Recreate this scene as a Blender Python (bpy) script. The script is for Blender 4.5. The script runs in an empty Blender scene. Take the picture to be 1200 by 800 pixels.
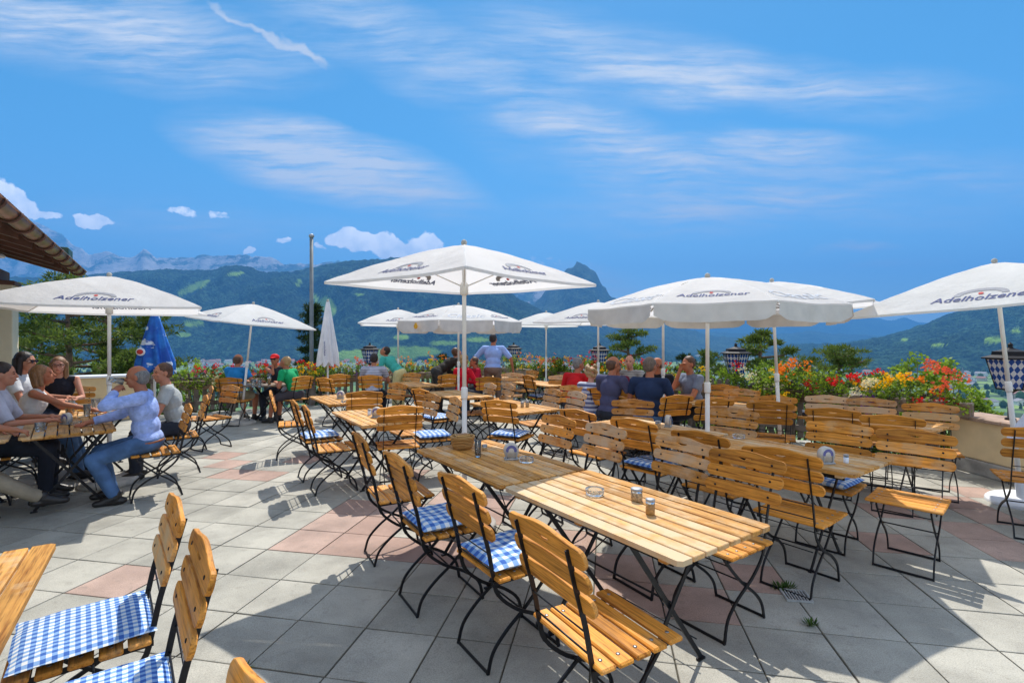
import bpy, bmesh, math, random
from mathutils import Vector, Matrix, noise
R = math.radians
random.seed(7)
scene = bpy.context.scene
COL = scene.collection
CAMH, F = 1.58, 582.0
def PX(x, y, h=0.0):
    """ground point seen at pixel (x, y) of the 1200x800 photo at height h"""
    d = (CAMH-h)*F/(y-400.0)
    return Vector(((x-600.0)/F*d, d, h))
EW = Vector((math.cos(R(35)), math.sin(R(35)), 0)); EL = Vector((-math.sin(R(35)), math.cos(R(35)), 0))

# ------------------------------------------------------------------ objects
def tag(o, label=None, cat=None, group=None, kind=None):
    if label: o['label'] = label
    if cat: o['category'] = cat
    if group: o['group'] = group
    if kind: o['kind'] = kind
    return o
def empty(name, loc=(0,0,0), rz=0.0):
    o = bpy.data.objects.new(name, None); COL.objects.link(o)
    o.empty_display_size = .1
    o.location = loc; o.rotation_euler = (0,0,rz)
    return o
def link(name, me, parent=None, loc=None, rz=None):
    o = bpy.data.objects.new(name, me); COL.objects.link(o)
    if parent: o.parent = parent
    if loc is not None: o.location = loc
    if rz is not None: o.rotation_euler = (0,0,rz)
    return o
KIDS = {}
def kids_index():
    KIDS.clear()
    for o in scene.objects:
        if o.parent: KIDS.setdefault(o.parent.name, []).append(o)
def copy_tree(o, parent=None):
    c = o.copy(); COL.objects.link(c); c.parent = parent
    for ch in KIDS.get(o.name, []): copy_tree(ch, c)
    return c

# ------------------------------------------------------------------ mesh builder
def frame_from(d, up=Vector((0,0,1))):
    d = d.normalized()
    if abs(d.dot(up)) > .97: up = Vector((0,1,0)) if abs(d.y) < .9 else Vector((1,0,0))
    s = d.cross(up).normalized(); u = s.cross(d).normalized()
    return s, u
def spline(pts, n=6):
    P = [Vector(p) for p in pts]; out = []
    for i in range(len(P)-1):
        p0 = P[i-1] if i > 0 else P[i]*2-P[i+1]; p1 = P[i]; p2 = P[i+1]
        p3 = P[i+2] if i+2 < len(P) else P[i+1]*2-P[i]
        for k in range(n):
            t = k/n
            out.append(.5*((2*p1)+(p2-p0)*t+(2*p0-5*p1+4*p2-p3)*t*t+(3*p1-p0-3*p2+p3)*t**3))
    out.append(P[-1]); return out
class MB:
    def __init__(s): s.v=[]; s.f=[]; s.m=[]; s.t=[]; s.sm=[]
    def add(s, vs, fs, m=0, t=0.0, smooth=False, M=None):
        b = len(s.v)
        if M is not None: vs = [M @ Vector(v) for v in vs]
        s.v.extend([tuple(v) for v in vs])
        for f in fs: s.f.append([b+i for i in f]); s.m.append(m); s.t.append(t); s.sm.append(smooth)
        return s
    def box(s, c, size, m=0, t=0.0, ch=0.0, M=None):
        hx,hy,hz = size[0]/2,size[1]/2,size[2]/2; cx,cy,cz = c
        if ch <= 0:
            vs = [(cx+a*hx,cy+b*hy,cz+d*hz) for a in (-1,1) for b in (-1,1) for d in (-1,1)]
            fs = [(0,1,3,2),(4,6,7,5),(0,4,5,1),(2,3,7,6),(0,2,6,4),(1,5,7,3)]
            return s.add(vs, fs, m, t, False, M)
        ch = min(ch, hx*.9, hy*.9, hz*.9)
        vs = []; idx = {}
        for a in (-1,1):
            for b in (-1,1):
                for d in (-1,1):
                    for ax in range(3):
                        p = [a*hx, b*hy, d*hz]
                        for k in range(3):
                            if k != ax: p[k] -= (a,b,d)[k]*ch
                        idx[(a,b,d,ax)] = len(vs); vs.append((cx+p[0],cy+p[1],cz+p[2]))
        fs = []
        for ax in range(3):
            o1,o2 = [k for k in range(3) if k != ax]
            for sg in (-1,1):
                q = []
                for (i,j) in ((-1,-1),(1,-1),(1,1),(-1,1)):
                    k = [0,0,0]; k[ax]=sg; k[o1]=i; k[o2]=j; q.append(idx[(k[0],k[1],k[2],ax)])
                fs.append(q)
        for ax in range(3):  # edges parallel to ax
            o1,o2 = [k for k in range(3) if k != ax]
            for i in (-1,1):
                for j in (-1,1):
                    q = []
                    for (e,w) in ((-1,o1),(1,o1),(1,o2),(-1,o2)):
                        k=[0,0,0]; k[ax]=e; k[o1]=i; k[o2]=j; q.append(idx[(k[0],k[1],k[2],w)])
                    fs.append(q)
        for a in (-1,1):
            for b in (-1,1):
                for d in (-1,1): fs.append([idx[(a,b,d,k)] for k in range(3)])
        return s.add(vs, fs, m, t, False, M)
    def tube(s, path, r, n=8, m=0, t=0.0, cap=True, smooth=True, M=None, r2=None, up=Vector((0,0,1))):
        P = [Vector(p) for p in path]; vs=[]; L=len(P)
        prev = None
        for i,p in enumerate(P):
            d = (P[min(i+1,L-1)]-P[max(i-1,0)])
            if d.length < 1e-9: d = Vector((0,0,1))
            d.normalize()
            if prev is None: a,b = frame_from(d, up)
            else:
                a = prev - d*prev.dot(d)
                a = a.normalized() if a.length > 1e-6 else frame_from(d)[0]
                b = a.cross(d).normalized()
            prev = a
            rr = r[i] if isinstance(r,(list,tuple)) else r
            rb = rr if r2 is None else r2
            for k in range(n):
                an = 2*math.pi*(k+.5)/n
                vs.append(p + a*rr*math.cos(an) + b*rb*math.sin(an))
        fs=[]
        for i in range(L-1):
            for k in range(n):
                k2=(k+1)%n; fs.append((i*n+k,i*n+k2,(i+1)*n+k2,(i+1)*n+k))
        if cap: fs.append(list(range(n))[::-1]); fs.append([(L-1)*n+k for k in range(n)])
        return s.add(vs, fs, m, t, smooth, M)
    def bar(s, path, w, th, side, m=0, t=0.0, M=None):
        """flat bar: w across in-plane, th along 'side'"""
        P=[Vector(p) for p in path]; sd=Vector(side).normalized(); L=len(P); vs=[]
        for i,p in enumerate(P):
            d=(P[min(i+1,L-1)]-P[max(i-1,0)]).normalized(); q=d.cross(sd).normalized()
            for (a,b) in ((-1,-1),(1,-1),(1,1),(-1,1)): vs.append(p+q*w/2*a+sd*th/2*b)
        fs=[]
        for i in range(L-1):
            for k in range(4):
                k2=(k+1)%4; fs.append((i*4+k,i*4+k2,(i+1)*4+k2,(i+1)*4+k))
        fs.append((3,2,1,0)); fs.append([(L-1)*4+k for k in range(4)])
        return s.add(vs, fs, m, t, False, M)
    def lathe(s, prof, n=20, m=0, t=0.0, c=(0,0,0), smooth=True, M=None, cap=True):
        vs=[]; 
        for (r,z) in prof:
            for k in range(n):
                an=2*math.pi*k/n; vs.append((c[0]+r*math.cos(an), c[1]+r*math.sin(an), c[2]+z))
        fs=[]; L=len(prof)
        for i in range(L-1):
            for k in range(n):
                k2=(k+1)%n; fs.append((i*n+k,i*n+k2,(i+1)*n+k2,(i+1)*n+k))
        if cap:
            fs.append(list(range(n))[::-1]); fs.append([(L-1)*n+k for k in range(n)])
        return s.add(vs, fs, m, t, smooth, M)
    def ell(s, c, rad, n=12, k=8, m=0, t=0.0, M=None, smooth=True):
        vs=[(0,0,-1)]; 
        for i in range(1,k):
            a=-math.pi/2+math.pi*i/k
            for j in range(n):
                b=2*math.pi*j/n; vs.append((math.cos(a)*math.cos(b),math.cos(a)*math.sin(b),math.sin(a)))
        vs.append((0,0,1))
        fs=[]
        for j in range(n): fs.append((0,1+(j+1)%n,1+j))
        for i in range(k-2):
            for j in range(n):
                a=1+i*n+j; b=1+i*n+(j+1)%n; fs.append((a,b,b+n,a+n))
        e=len(vs)-1
        for j in range(n): fs.append((e,1+(k-2)*n+j,1+(k-2)*n+(j+1)%n))
        c=Vector(c)
        Mx = Matrix.Translation(c) if M is None else M
        vs=[Mx @ Vector((v[0]*rad[0],v[1]*rad[1],v[2]*rad[2])) for v in vs]
        return s.add(vs, fs, m, t, smooth)
    def build(s, name, mats, parent=None, loc=None, rz=None):
        me = s.mesh(name, mats); return link(name, me, parent, loc, rz)
    def mesh(s, name, mats):
        me = bpy.data.meshes.new(name)
        me.from_pydata(s.v, [], s.f)
        if not isinstance(mats,(list,tuple)): mats=[mats]
        for x in mats: me.materials.append(x)
        me.polygons.foreach_set('material_index', s.m)
        me.polygons.foreach_set('use_smooth', s.sm)
        at = me.attributes.new('tint','FLOAT','FACE'); at.data.foreach_set('value', s.t)
        me.update(); me.validate(verbose=False)
        return me
def eval_mesh(o, name):
    dg = bpy.context.evaluated_depsgraph_get()
    me = bpy.data.meshes.new_from_object(o.evaluated_get(dg), depsgraph=dg); me.name = name
    return me

# ------------------------------------------------------------------ materials
def newmat(name):
    m = bpy.data.materials.new(name); m.use_nodes = True
    nt = m.node_tree; nt.nodes.clear()
    out = nt.nodes.new('ShaderNodeOutputMaterial'); b = nt.nodes.new('ShaderNodeBsdfPrincipled')
    nt.links.new(b.outputs[0], out.inputs[0])
    return m, nt, b, out
def N(nt, typ, **kw):
    n = nt.nodes.new(typ)
    for k,v in kw.items():
        if k.startswith('i_'):
            key = k[2:]
            key = int(key) if key.isdigit() else key.replace('_',' ')
            n.inputs[key].default_value = v
        else: setattr(n,k,v)
    return n
def Lk(nt,a,b): nt.links.new(a,b)
def math_n(nt, op, a, b=None, c=None, clamp=False):
    n = nt.nodes.new('ShaderNodeMath'); n.operation = op; n.use_clamp = clamp
    for i,x in enumerate((a,b,c)):
        if x is None: continue
        if isinstance(x,(int,float)): n.inputs[i].default_value = x
        else: Lk(nt,x,n.inputs[i])
    return n.outputs[0]
def mixc(nt, fac, a, b, mode='MIX'):
    n = nt.nodes.new('ShaderNodeMix'); n.data_type='RGBA'; n.blend_type=mode
    for i,x in ((0,fac),(6,a),(7,b)):
        if isinstance(x,(int,float)): n.inputs[i].default_value = x
        elif isinstance(x,tuple): n.inputs[i].default_value = (x[0],x[1],x[2],1)
        else: Lk(nt,x,n.inputs[i])
    return n.outputs[2]
def coords(nt, kind='Object', scale=(1,1,1), rot=(0,0,0), loc=(0,0,0)):
    tc = nt.nodes.new('ShaderNodeTexCoord'); mp = nt.nodes.new('ShaderNodeMapping')
    mp.inputs['Scale'].default_value = scale; mp.inputs['Rotation'].default_value = rot; mp.inputs['Location'].default_value = loc
    Lk(nt, tc.outputs[kind], mp.inputs[0]); return mp.outputs[0]
def noise_n(nt, vec, scale, detail=4, rough=.55, dim='3D'):
    n = nt.nodes.new('ShaderNodeTexNoise'); n.inputs['Scale'].default_value = scale
    n.inputs['Detail'].default_value = detail; n.inputs['Roughness'].default_value = rough
    if vec is not None: Lk(nt, vec, n.inputs['Vector'])
    return n.outputs[0]
def ramp(nt, fac, stops):
    n = nt.nodes.new('ShaderNodeValToRGB'); e = n.color_ramp.elements
    while len(e) < len(stops): e.new(.5)
    for i,(p,c) in enumerate(stops):
        e[i].position = p; e[i].color = (c[0],c[1],c[2],1) if isinstance(c,tuple) else (c,c,c,1)
    Lk(nt, fac, n.inputs[0]); return n.outputs[0]
def attr(nt, name='tint'):
    n = nt.nodes.new('ShaderNodeAttribute'); n.attribute_name = name; return n.outputs['Fac']
def bump(nt, b, h, strength=.3, dist=.01):
    n = nt.nodes.new('ShaderNodeBump'); n.inputs['Strength'].default_value = strength; n.inputs['Distance'].default_value = dist
    Lk(nt,h,n.inputs['Height']); Lk(nt,n.outputs[0],b.inputs['Normal'])
def plain(name, col, rough=.6, metal=0.0, var=.15, scale=20, bmp=0.0, spec=None, tr=None):
    m,nt,b,out = newmat(name)
    nz = noise_n(nt, coords(nt), scale, 3)
    f = ramp(nt, nz, [(.3,1-var),(.7,1+var)])
    c = mixc(nt, 1.0, col, f, 'MULTIPLY'); Lk(nt,c,b.inputs['Base Color'])
    b.inputs['Roughness'].default_value = rough; b.inputs['Metallic'].default_value = metal
    if spec is not None: b.inputs['Specular IOR Level'].default_value = spec
    if bmp: bump(nt,b,nz,bmp,.004)
    return m
def wood(name, base, dark, grey, weather=.5, along='x', top=False):
    m,nt,b,out = newmat(name)
    sc = {'x':(1.4,30,30),'y':(30,1.4,30),'z':(30,30,1.4)}[along]
    tn = attr(nt)
    tc = nt.nodes.new('ShaderNodeTexCoord'); oi = nt.nodes.new('ShaderNodeObjectInfo')
    off = N(nt,'ShaderNodeCombineXYZ'); 
    Lk(nt, math_n(nt,'MULTIPLY_ADD',tn,9.3,math_n(nt,'MULTIPLY',oi.outputs['Random'],37.0)), off.inputs[0]); Lk(nt, math_n(nt,'MULTIPLY',tn,3.7), off.inputs[2])
    va = N(nt,'ShaderNodeVectorMath',operation='ADD'); Lk(nt,tc.outputs['Object'],va.inputs[0]); Lk(nt,off.outputs[0],va.inputs[1])
    vm = N(nt,'ShaderNodeVectorMath',operation='MULTIPLY'); Lk(nt,va.outputs[0],vm.inputs[0]); vm.inputs[1].default_value = sc
    g = noise_n(nt, vm.outputs[0], 1.8, 6, .62)
    g2 = noise_n(nt, vm.outputs[0], .35, 2, .5)
    c = ramp(nt, g, [(.34,tuple(x*.80 for x in dark)),(.50,base),(.70,tuple(min(1,x*1.22) for x in base))])
    sc2=N(nt,'ShaderNodeVectorMath',operation='SCALE'); Lk(nt,vm.outputs[0],sc2.inputs[0]); sc2.inputs['Scale'].default_value=3.1
    g3=noise_n(nt, sc2.outputs[0], 1.8, 3, .6); c=mixc(nt,1.0,c,ramp(nt,g3,[(.36,.62),(.5,1.0)]),'MULTIPLY')
    st_=noise_n(nt, va.outputs[0], 3.2, 4, .6); c=mixc(nt,1.0,c,ramp(nt,st_,[(.30,.72),(.55,1.04)]),'MULTIPLY')
    # board to board tone
    rn = N(nt,'ShaderNodeTexWhiteNoise',noise_dimensions='2D'); cb = N(nt,'ShaderNodeCombineXYZ'); Lk(nt,tn,cb.inputs[0]); Lk(nt,oi.outputs['Random'],cb.inputs[1]); Lk(nt,cb.outputs[0],rn.inputs[0])
    tone = ramp(nt, rn.outputs[0], [(0,.66),(1,1.18)])
    c = mixc(nt,1.0,c,tone,'MULTIPLY')
    # weathering: greyed where the varnish has gone
    wn = noise_n(nt, va.outputs[0], 7.0, 5, .65)
    wz = math_n(nt,'ADD',wn, math_n(nt,'MULTIPLY',math_n(nt,'SUBTRACT',math_n(nt,'ADD',math_n(nt,'MULTIPLY',rn.outputs[0],.6),math_n(nt,'MULTIPLY',oi.outputs['Random'],.4)),.5),.5))
    wf = ramp(nt, wz, [(.60-.32*weather,0.0),(.88-.25*weather,1.0)])
    if not top:   # the side one sits against is the worn one
        sp = N(nt,'ShaderNodeSeparateXYZ'); Lk(nt, tc.outputs['Normal'], sp.inputs[0])
        fr = math_n(nt,'MULTIPLY_ADD',sp.outputs[1],.45,.40,clamp=True)
        wf = math_n(nt,'MULTIPLY',wf,fr,clamp=True)
    c = mixc(nt, wf, c, grey)
    Lk(nt,c,b.inputs['Base Color'])
    rr = ramp(nt, g2, [(.3,.50),(.7,.75)]); Lk(nt,rr,b.inputs['Roughness'])
    b.inputs['Specular IOR Level'].default_value=.25
    bump(nt,b,g,.25,.0015)
    return m
M = {}
M['wood'] = wood('honey_wood', (.74,.30,.042),(.50,.165,.02),(.55,.38,.20), .36)
M['wood_grey'] = wood('weathered_wood', (.68,.295,.055),(.48,.175,.028),(.56,.43,.29), .84)
M['wood_top'] = wood('table_wood', (.70,.335,.075),(.48,.18,.03),(.60,.44,.26), .46, 'y', True)
M['steel'] = plain('dark_steel', (.018,.018,.021), .42, .6, .3, 30)
M['bolt'] = plain('bolt_steel', (.35,.34,.33), .35, .9, .2, 60)
M['white_metal'] = plain('white_metal', (.78,.76,.72), .4, 0, .06, 8)
M['zinc'] = plain('zinc', (.36,.37,.38), .5, .35, .2, 12)
M['pole_grey'] = plain('pole_grey', (.17,.19,.20), .6, .1, .25, 3)
def glass(name, col=(1,1,1), rough=.02):
    m,nt,b,out = newmat(name)
    b.inputs['Base Color'].default_value=(*col,1); b.inputs['Transmission Weight'].default_value=.92; b.inputs['Roughness'].default_value=rough; b.inputs['IOR'].default_value=1.3
    return m
M['glass'] = glass('clear_glass', (.93,.96,.95))
M['beer'] = plain('beer', (.62,.27,.02), .15, 0, .1, 5)
M['cola'] = plain('dark_drink', (.05,.015,.008), .1, 0, .1, 5)
def cloth_gingham(name, period):
    m,nt,b,out = newmat(name)
    tc = nt.nodes.new('ShaderNodeTexCoord'); sp = N(nt,'ShaderNodeSeparateXYZ'); Lk(nt,tc.outputs['Object'],sp.inputs[0])
    def st(o): return math_n(nt,'GREATER_THAN', math_n(nt,'FRACT', math_n(nt,'MULTIPLY_ADD',o,1/period,50.0)), .5)
    a,c_ = st(sp.outputs[0]), st(sp.outputs[1])
    s = math_n(nt,'MULTIPLY', math_n(nt,'ADD',a,c_), .5)
    col = ramp(nt, s, [(0,(.72,.74,.74)),(.5,(.22,.38,.66)),(1,(.035,.12,.42))]); nt.nodes[-1].color_ramp.interpolation='CONSTANT'
    r = [n for n in nt.nodes if n.bl_idname=='ShaderNodeValToRGB'][-1]; r.color_ramp.interpolation='CONSTANT'
    r.color_ramp.elements[1].position=.4; r.color_ramp.elements[2].position=.9
    nz = noise_n(nt, tc.outputs['Object'], 9, 4); f = ramp(nt,nz,[(.3,.85),(.7,1.08)])
    Lk(nt, mixc(nt,1.0,col,f,'MULTIPLY'), b.inputs['Base Color']); b.inputs['Roughness'].default_value=.9
    w = noise_n(nt, tc.outputs['Object'], 400, 2); n6 = noise_n(nt, tc.outputs['Object'], 14, 2)
    bump(nt,b,math_n(nt,'MULTIPLY_ADD',n6,3.0,w),.35,.003)
    return m
M['gingham_small'] = cloth_gingham('small_gingham', .030)
M['gingham'] = cloth_gingham('gingham', .056)
def canopy_mat():
    m,nt,b,out = newmat('parasol_cloth')
    tc = coords(nt); nz = noise_n(nt, tc, 3, 4)
    c = mixc(nt,1.0,(.83,.82,.80), ramp(nt,nz,[(.3,.90),(.65,1.03)]),'MULTIPLY')
    Lk(nt,c,b.inputs['Base Color']); b.inputs['Roughness'].default_value=.8
    w = noise_n(nt, tc, 7, 4); bump(nt,b,w,.5,.03)
    t = nt.nodes.new('ShaderNodeBsdfTranslucent'); t.inputs[0].default_value=(.86,.84,.82,1)
    mx = nt.nodes.new('ShaderNodeMixShader'); mx.inputs[0].default_value=.46
    Lk(nt,b.outputs[0],mx.inputs[1]); Lk(nt,t.outputs[0],mx.inputs[2]); Lk(nt,mx.outputs[0],out.inputs[0])
    return m
M['canopy'] = canopy_mat()
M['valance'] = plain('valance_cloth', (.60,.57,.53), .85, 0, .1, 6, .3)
M['ink'] = plain('lettering_navy', (.03,.045,.16), .8)
M['ink_grey'] = plain('emblem_grey', (.27,.27,.29), .8)
M['ink_pale'] = plain('lettering_pale', (.50,.52,.56), .9)
M['ink_red'] = plain('emblem_red', (.55,.05,.04), .8)
M['stone'] = plain('base_stone', (.50,.47,.41), .9, 0, .25, 14, .4)
M['concrete'] = plain('concrete', (.34,.32,.29), .92, 0, .3, 6, .5)
M['render_wall'] = plain('ochre_render', (.72,.55,.32), .92, 0, .12, 3, .3)
M['cap_tile'] = plain('cap_tile', (.38,.26,.19), .85, 0, .3, 10, .4)
M['white_cap'] = plain('white_cap', (.74,.76,.80), .6, 0, .08, 5)
M['fence_wood'] = wood('fence_wood', (.13,.095,.07),(.07,.05,.035),(.24,.21,.19), .9, 'z', True)
M['plank'] = wood('planter_wood', (.22,.13,.07),(.12,.06,.03),(.30,.25,.20), .6, 'x', True)
HAZE_D=1.2e-4; HAZE_C=(.12,.43,1.0,1); SKY_S=.12; SKY_SAT=1.26; SKY_HUE=.480; SUN_E=3.8; EXPO=.88
# ------------------------------------------------------------------ chair
def slat_mesh_bm(mb, w, zc, h, arch, y, th, tint, hole=False, M_=None, mi=0):
    """one back slat: outline in x-z, rounded ends, extruded along y (with a grip hole)"""
    cu = bpy.data.curves.new('tmp','CURVE'); cu.dimensions='2D'; cu.fill_mode='BOTH'; cu.extrude=th/2-.003; cu.bevel_depth=.003; cu.bevel_resolution=1
    def poly(pts):
        s = cu.splines.new('POLY'); s.points.add(len(pts)-1); s.use_cyclic_u=True
        for i,p in enumerate(pts): s.points[i].co=(p[0],p[1],0,1)
    n=14; pts=[]; r=h/2
    for i in range(n+1):
        u=-1+2*i/n; x=u*(w/2-r*.8)
        pts.append((x, h/2 + arch*max(0,(math.cos(u*math.pi)+1)/2)**1.0))
    for k in range(1,6):
        a=math.pi/2-math.pi*k/6; pts.append((w/2-r*.8+r*.8*math.cos(a), r*math.sin(a)))
    for i in range(n+1):
        u=1-2*i/n; pts.append((u*(w/2-r*.8), -h/2))
    for k in range(1,6):
        a=-math.pi/2-math.pi*k/6; pts.append((-(w/2-r*.8)+r*.8*math.cos(a), r*math.sin(a)))
    poly(pts)
    if hole:
        hp=[]
        for k in range(16):
            a=2*math.pi*k/16; hp.append((.042*math.copysign(abs(math.cos(a))**.8,math.cos(a)), .010+.009*math.sin(a)+.004*math.cos(2*a)))
        poly(hp)
    o = bpy.data.objects.new('tmp',cu); COL.objects.link(o); bpy.context.view_layer.update()
    me = eval_mesh(o,'tmp'); 
    vs=[(v.co.x, y+v.co.z, zc+v.co.y) for v in me.vertices]; fs=[list(p.vertices) for p in me.polygons]
    # weld
    key={}; rem=[]; nv=[]
    for v in vs:
        k=(round(v[0],5),round(v[1],5),round(v[2],5))
        if k not in key: key[k]=len(nv); nv.append(v)
        rem.append(key[k])
    ff=[]
    for f in fs:
        g=[]
        for i in f:
            j=rem[i]
            if j not in g: g.append(j)
        if len(g)>2: ff.append(g)
    mb.add(nv, ff, mi, tint, False, M_)
    bpy.data.objects.remove(o); bpy.data.curves.remove(cu); bpy.data.meshes.remove(me)

BACK = [(-.300,.882),(-.262,.74),(-.222,.60),(-.195,.47),(-.165,.37),(-.06,.275),(.08,.20),(.175,.115),(.205,.0)]
LEG = [(.185,.435),(.10,.345),(.0,.255),(-.11,.175),(-.185,.095),(-.215,.0)]
def rotY(y0,z0,y1,z1): pass
def make_chair(name, woodm):
    root = empty(name)
    mb = MB()
    for i in range(5):
        y = .175 - i*.083
        z = .452 + (.004 if i in (0,4) else 0)
        mb.box((0,y,z),(.43,.070,.020), 0, i*.17+.05, .006)
        for sx in (-.165,.165): mb.lathe([(.008,0),(.008,.002),(.003,.003)],8,1,0,(sx,y,z+.010))
    mb.build('seat', [woodm, M['bolt']], root)
    mb = MB()
    tilt = Matrix.Rotation(R(-15),4,'X')  # lean of the back posts
    for i,(zc,h,ar) in enumerate(((.862,.066,.024),(.774,.064,.008),(.688,.064,.006))):
        # y on the post line at this height
        y = -.305 + (.90-zc)*.268 + .014
        Mx = Matrix.Translation((0,y,zc)) @ Matrix.Rotation(R(14.5),4,'X')
        slat_mesh_bm(mb, .47 + .01*(i==0), 0, h, ar, 0, .018, .1+.3*i, i==0, Mx)
        for sx in (-.165,.165):
            Mb = Mx @ Matrix.Translation((sx,.009,0)) @ Matrix.Rotation(R(-90),4,'X')
            mb.lathe([(.007,0),(.007,.0025),(.003,.0035)],8,1,0,M=Mb)
    mb.build('backrest', [woodm, M['steel']], root)
    for sx in (-1,1):
        p = MB(); x=.165*sx
        pts=[(x,a,b) for a,b in BACK[:5]]; q=spline([(x,a,b) for a,b in BACK],4)
        k=4*4
        p.bar(q[:k+1], .020, .006, (1,0,0)); p.bar(q[k:], .017, .009, (1,0,0))
        p.build('back_post', M['steel'], root)
        l = MB(); x=.150*sx
        l.bar(spline([(x,a,b) for a,b in LEG],4), .015, .009, (1,0,0))
        l.build('leg', M['steel'], root)
        r = MB(); r.box((.178*sx,.0,.436),(.006,.40,.020)); r.build('seat_rail', M['steel'], root)
    for (xx,yy) in ((.165,.205),(.15,-.215)):
        f = MB(); f.bar([(-xx,yy,.008),(xx,yy,.008)], .006,.016,(0,0,1)); f.build('foot_bar', M['steel'], root)
    for (xx,yy,zz,rr) in ((.165,-.02,.255,.005),(.165,-.205,.50,.004),(.165,-.225,.585,.0035),(.15,.15,.39,.004)):
        s = MB(); s.tube([(-xx,yy,zz),(xx,yy,zz)],rr,6); s.build('stretcher', M['steel'], root)
    return root
proto_h = make_chair('folding_chair', M['wood']); proto_g = make_chair('folding_chair', M['wood_grey'])
kids_index()
_used = set()
CH_GROUP = 'folding wooden chairs set around the tables'
def chair(x, y, ang, label, wd='h'):
    """x, y: floor point under the seat; ang: compass of the sitter's gaze, 90 = away from the camera"""
    p = proto_h if wd=='h' else proto_g
    if p.name not in _used: o=p; _used.add(p.name)
    else: o = copy_tree(p)
    o.location=(x,y,0); o.rotation_euler=(0,0,R(ang-90+random.uniform(-3,3)))
    tag(o,label,'chair',CH_GROUP); return o
def chair_px(px, py, ang, label, wd='h', K=392):
    """place by the top of the backrest"""
    d=K/(py-400.0); x=(px-600)/F*d
    a=R(ang); return chair(x+.31*math.cos(a), d+.31*math.sin(a), ang, label, wd)
# cushions
def cushion_mesh(nm, mat, s=.40, th=.042):
    bm = bmesh.new(); bmesh.ops.create_grid(bm, x_segments=14, y_segments=14, size=.5)
    me = bpy.data.meshes.new(nm); vs=[]; fs=[]; n=15
    def h(u,v): return (1-abs(u)**6)*(1-abs(v)**6)
    for side in (1,-1):
        for j in range(n):
            for i in range(n):
                u=-1+2*i/(n-1); v=-1+2*j/(n-1)
                k=1-.06*(1-max(abs(u),abs(v)))
                pin=.93+.07*(abs(u)*abs(v))
                z=th/2*side*(h(u,v)**.5)*( .85+.35*noise.noise(Vector((u*2.1,v*2.1,3.1*side)))+.18*noise.noise(Vector((u*6,v*6,side))))
                vs.append((u*s/2*(pin if abs(v)>.5 else 1), v*s/2*(pin if abs(u)>.5 else 1), z+th/2))
    for sd in (0,1):
        b=sd*n*n
        for j in range(n-1):
            for i in range(n-1):
                q=(b+j*n+i,b+j*n+i+1,b+(j+1)*n+i+1,b+(j+1)*n+i); fs.append(q if sd==0 else q[::-1])
    bm.free(); mb=MB(); mb.add(vs,fs,0,0,True)
    return mb.mesh(nm, mat)
CM = {'s':cushion_mesh('cushion',M['gingham_small'],.41,.044),'b':cushion_mesh('cushion',M['gingham'],.385,.062)}
def cushion(ch, label, kind='b'):
    o = link('seat_cushion', CM[kind]); o.location=ch.location+Vector((0,0,.4675)); o.rotation_euler=(0,0,ch.rotation_euler.z+R(random.uniform(-5,5)))
    tag(o,label,'cushion','blue and white gingham seat cushions'); return o

# ------------------------------------------------------------------ table
def make_table(W=.68, L=1.20):
    root = empty('slatted_table')
    mb = MB(); n=8; p=W/n
    for i in range(n):
        x=-W/2+p*(i+.5); l=L
        if i in (0,n-1):   # outer slats have clipped corners
            sg = -1 if i==0 else 1; hw=(p-.011)/2; c=.017; z0,z1=.718,.740
            poly=[(x-hw*sg,-l/2),(x+hw*sg-c*sg,-l/2),(x+hw*sg,-l/2+c),(x+hw*sg,l/2-c),(x+hw*sg-c*sg,l/2),(x-hw*sg,l/2)]
            if sg<0: poly=poly[::-1]
            vs=[(a,b,z0) for a,b in poly]+[(a*(1) ,b,z1) for a,b in poly]; m_=len(poly)
            mb.add(vs,[list(range(m_))[::-1],list(range(m_,2*m_))]+[(k,(k+1)%m_,(k+1)%m_+m_,k+m_) for k in range(m_)],0,i*.11)
        else: mb.box((x,0,.729),(p-.011,l,.022),0,i*.11,.003)
    mb.build('tabletop', M['wood_top'], root)
    for y in (-L/2+.10, 0, L/2-.10):
        b = MB(); b.box((0,y,.706),(W-.05,.045,.022),0,.3,.003); b.build('batten', M['wood_top'], root)
    for sy in (-1,1):
        y=sy*(L/2-.30)
        for sx in (-1,1):
            l = MB(); yy=y+sx*.007
            l.bar([(-sx*.27,yy,.695),(sx*.245,yy,.012)], .024,.008,(0,1,0)); l.box((sx*.245,yy,.006),(.05,.02,.010))
            l.build('leg', M['steel'], root)
    for a_,b_,r_ in (((.0,-L/2+.3,.36),(0,L/2-.3,.36),.006),((-.2,-L/2+.3,.12),(-.2,L/2-.3,.12),.004),((.2,-L/2+.3,.12),(.2,L/2-.3,.12),.004),((-.05,-L/2+.3,.36),(.0,.05,.70),.004),((.05,L/2-.3,.36),(.0,-.05,.70),.004)):
        s = MB(); s.tube([a_,b_],r_,6); s.build('stretcher', M['steel'], root)
    for sx in (-.27,.27): s = MB(); s.bar([(sx,-L/2+.08,.690),(sx,L/2-.08,.690)],.006,.025,(0,0,1)); s.build('side_rail', M['steel'], root)
    return root
tproto = make_table(); kids_index(); _tused=[]
TG='slatted wooden tables on folding steel legs'
def table(x, y, ang, label):
    o = tproto if not _tused else copy_tree(tproto); _tused.append(1)
    o.location=(x,y,0); o.rotation_euler=(0,0,R(ang)); tag(o,label,'table',TG); return o

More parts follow.
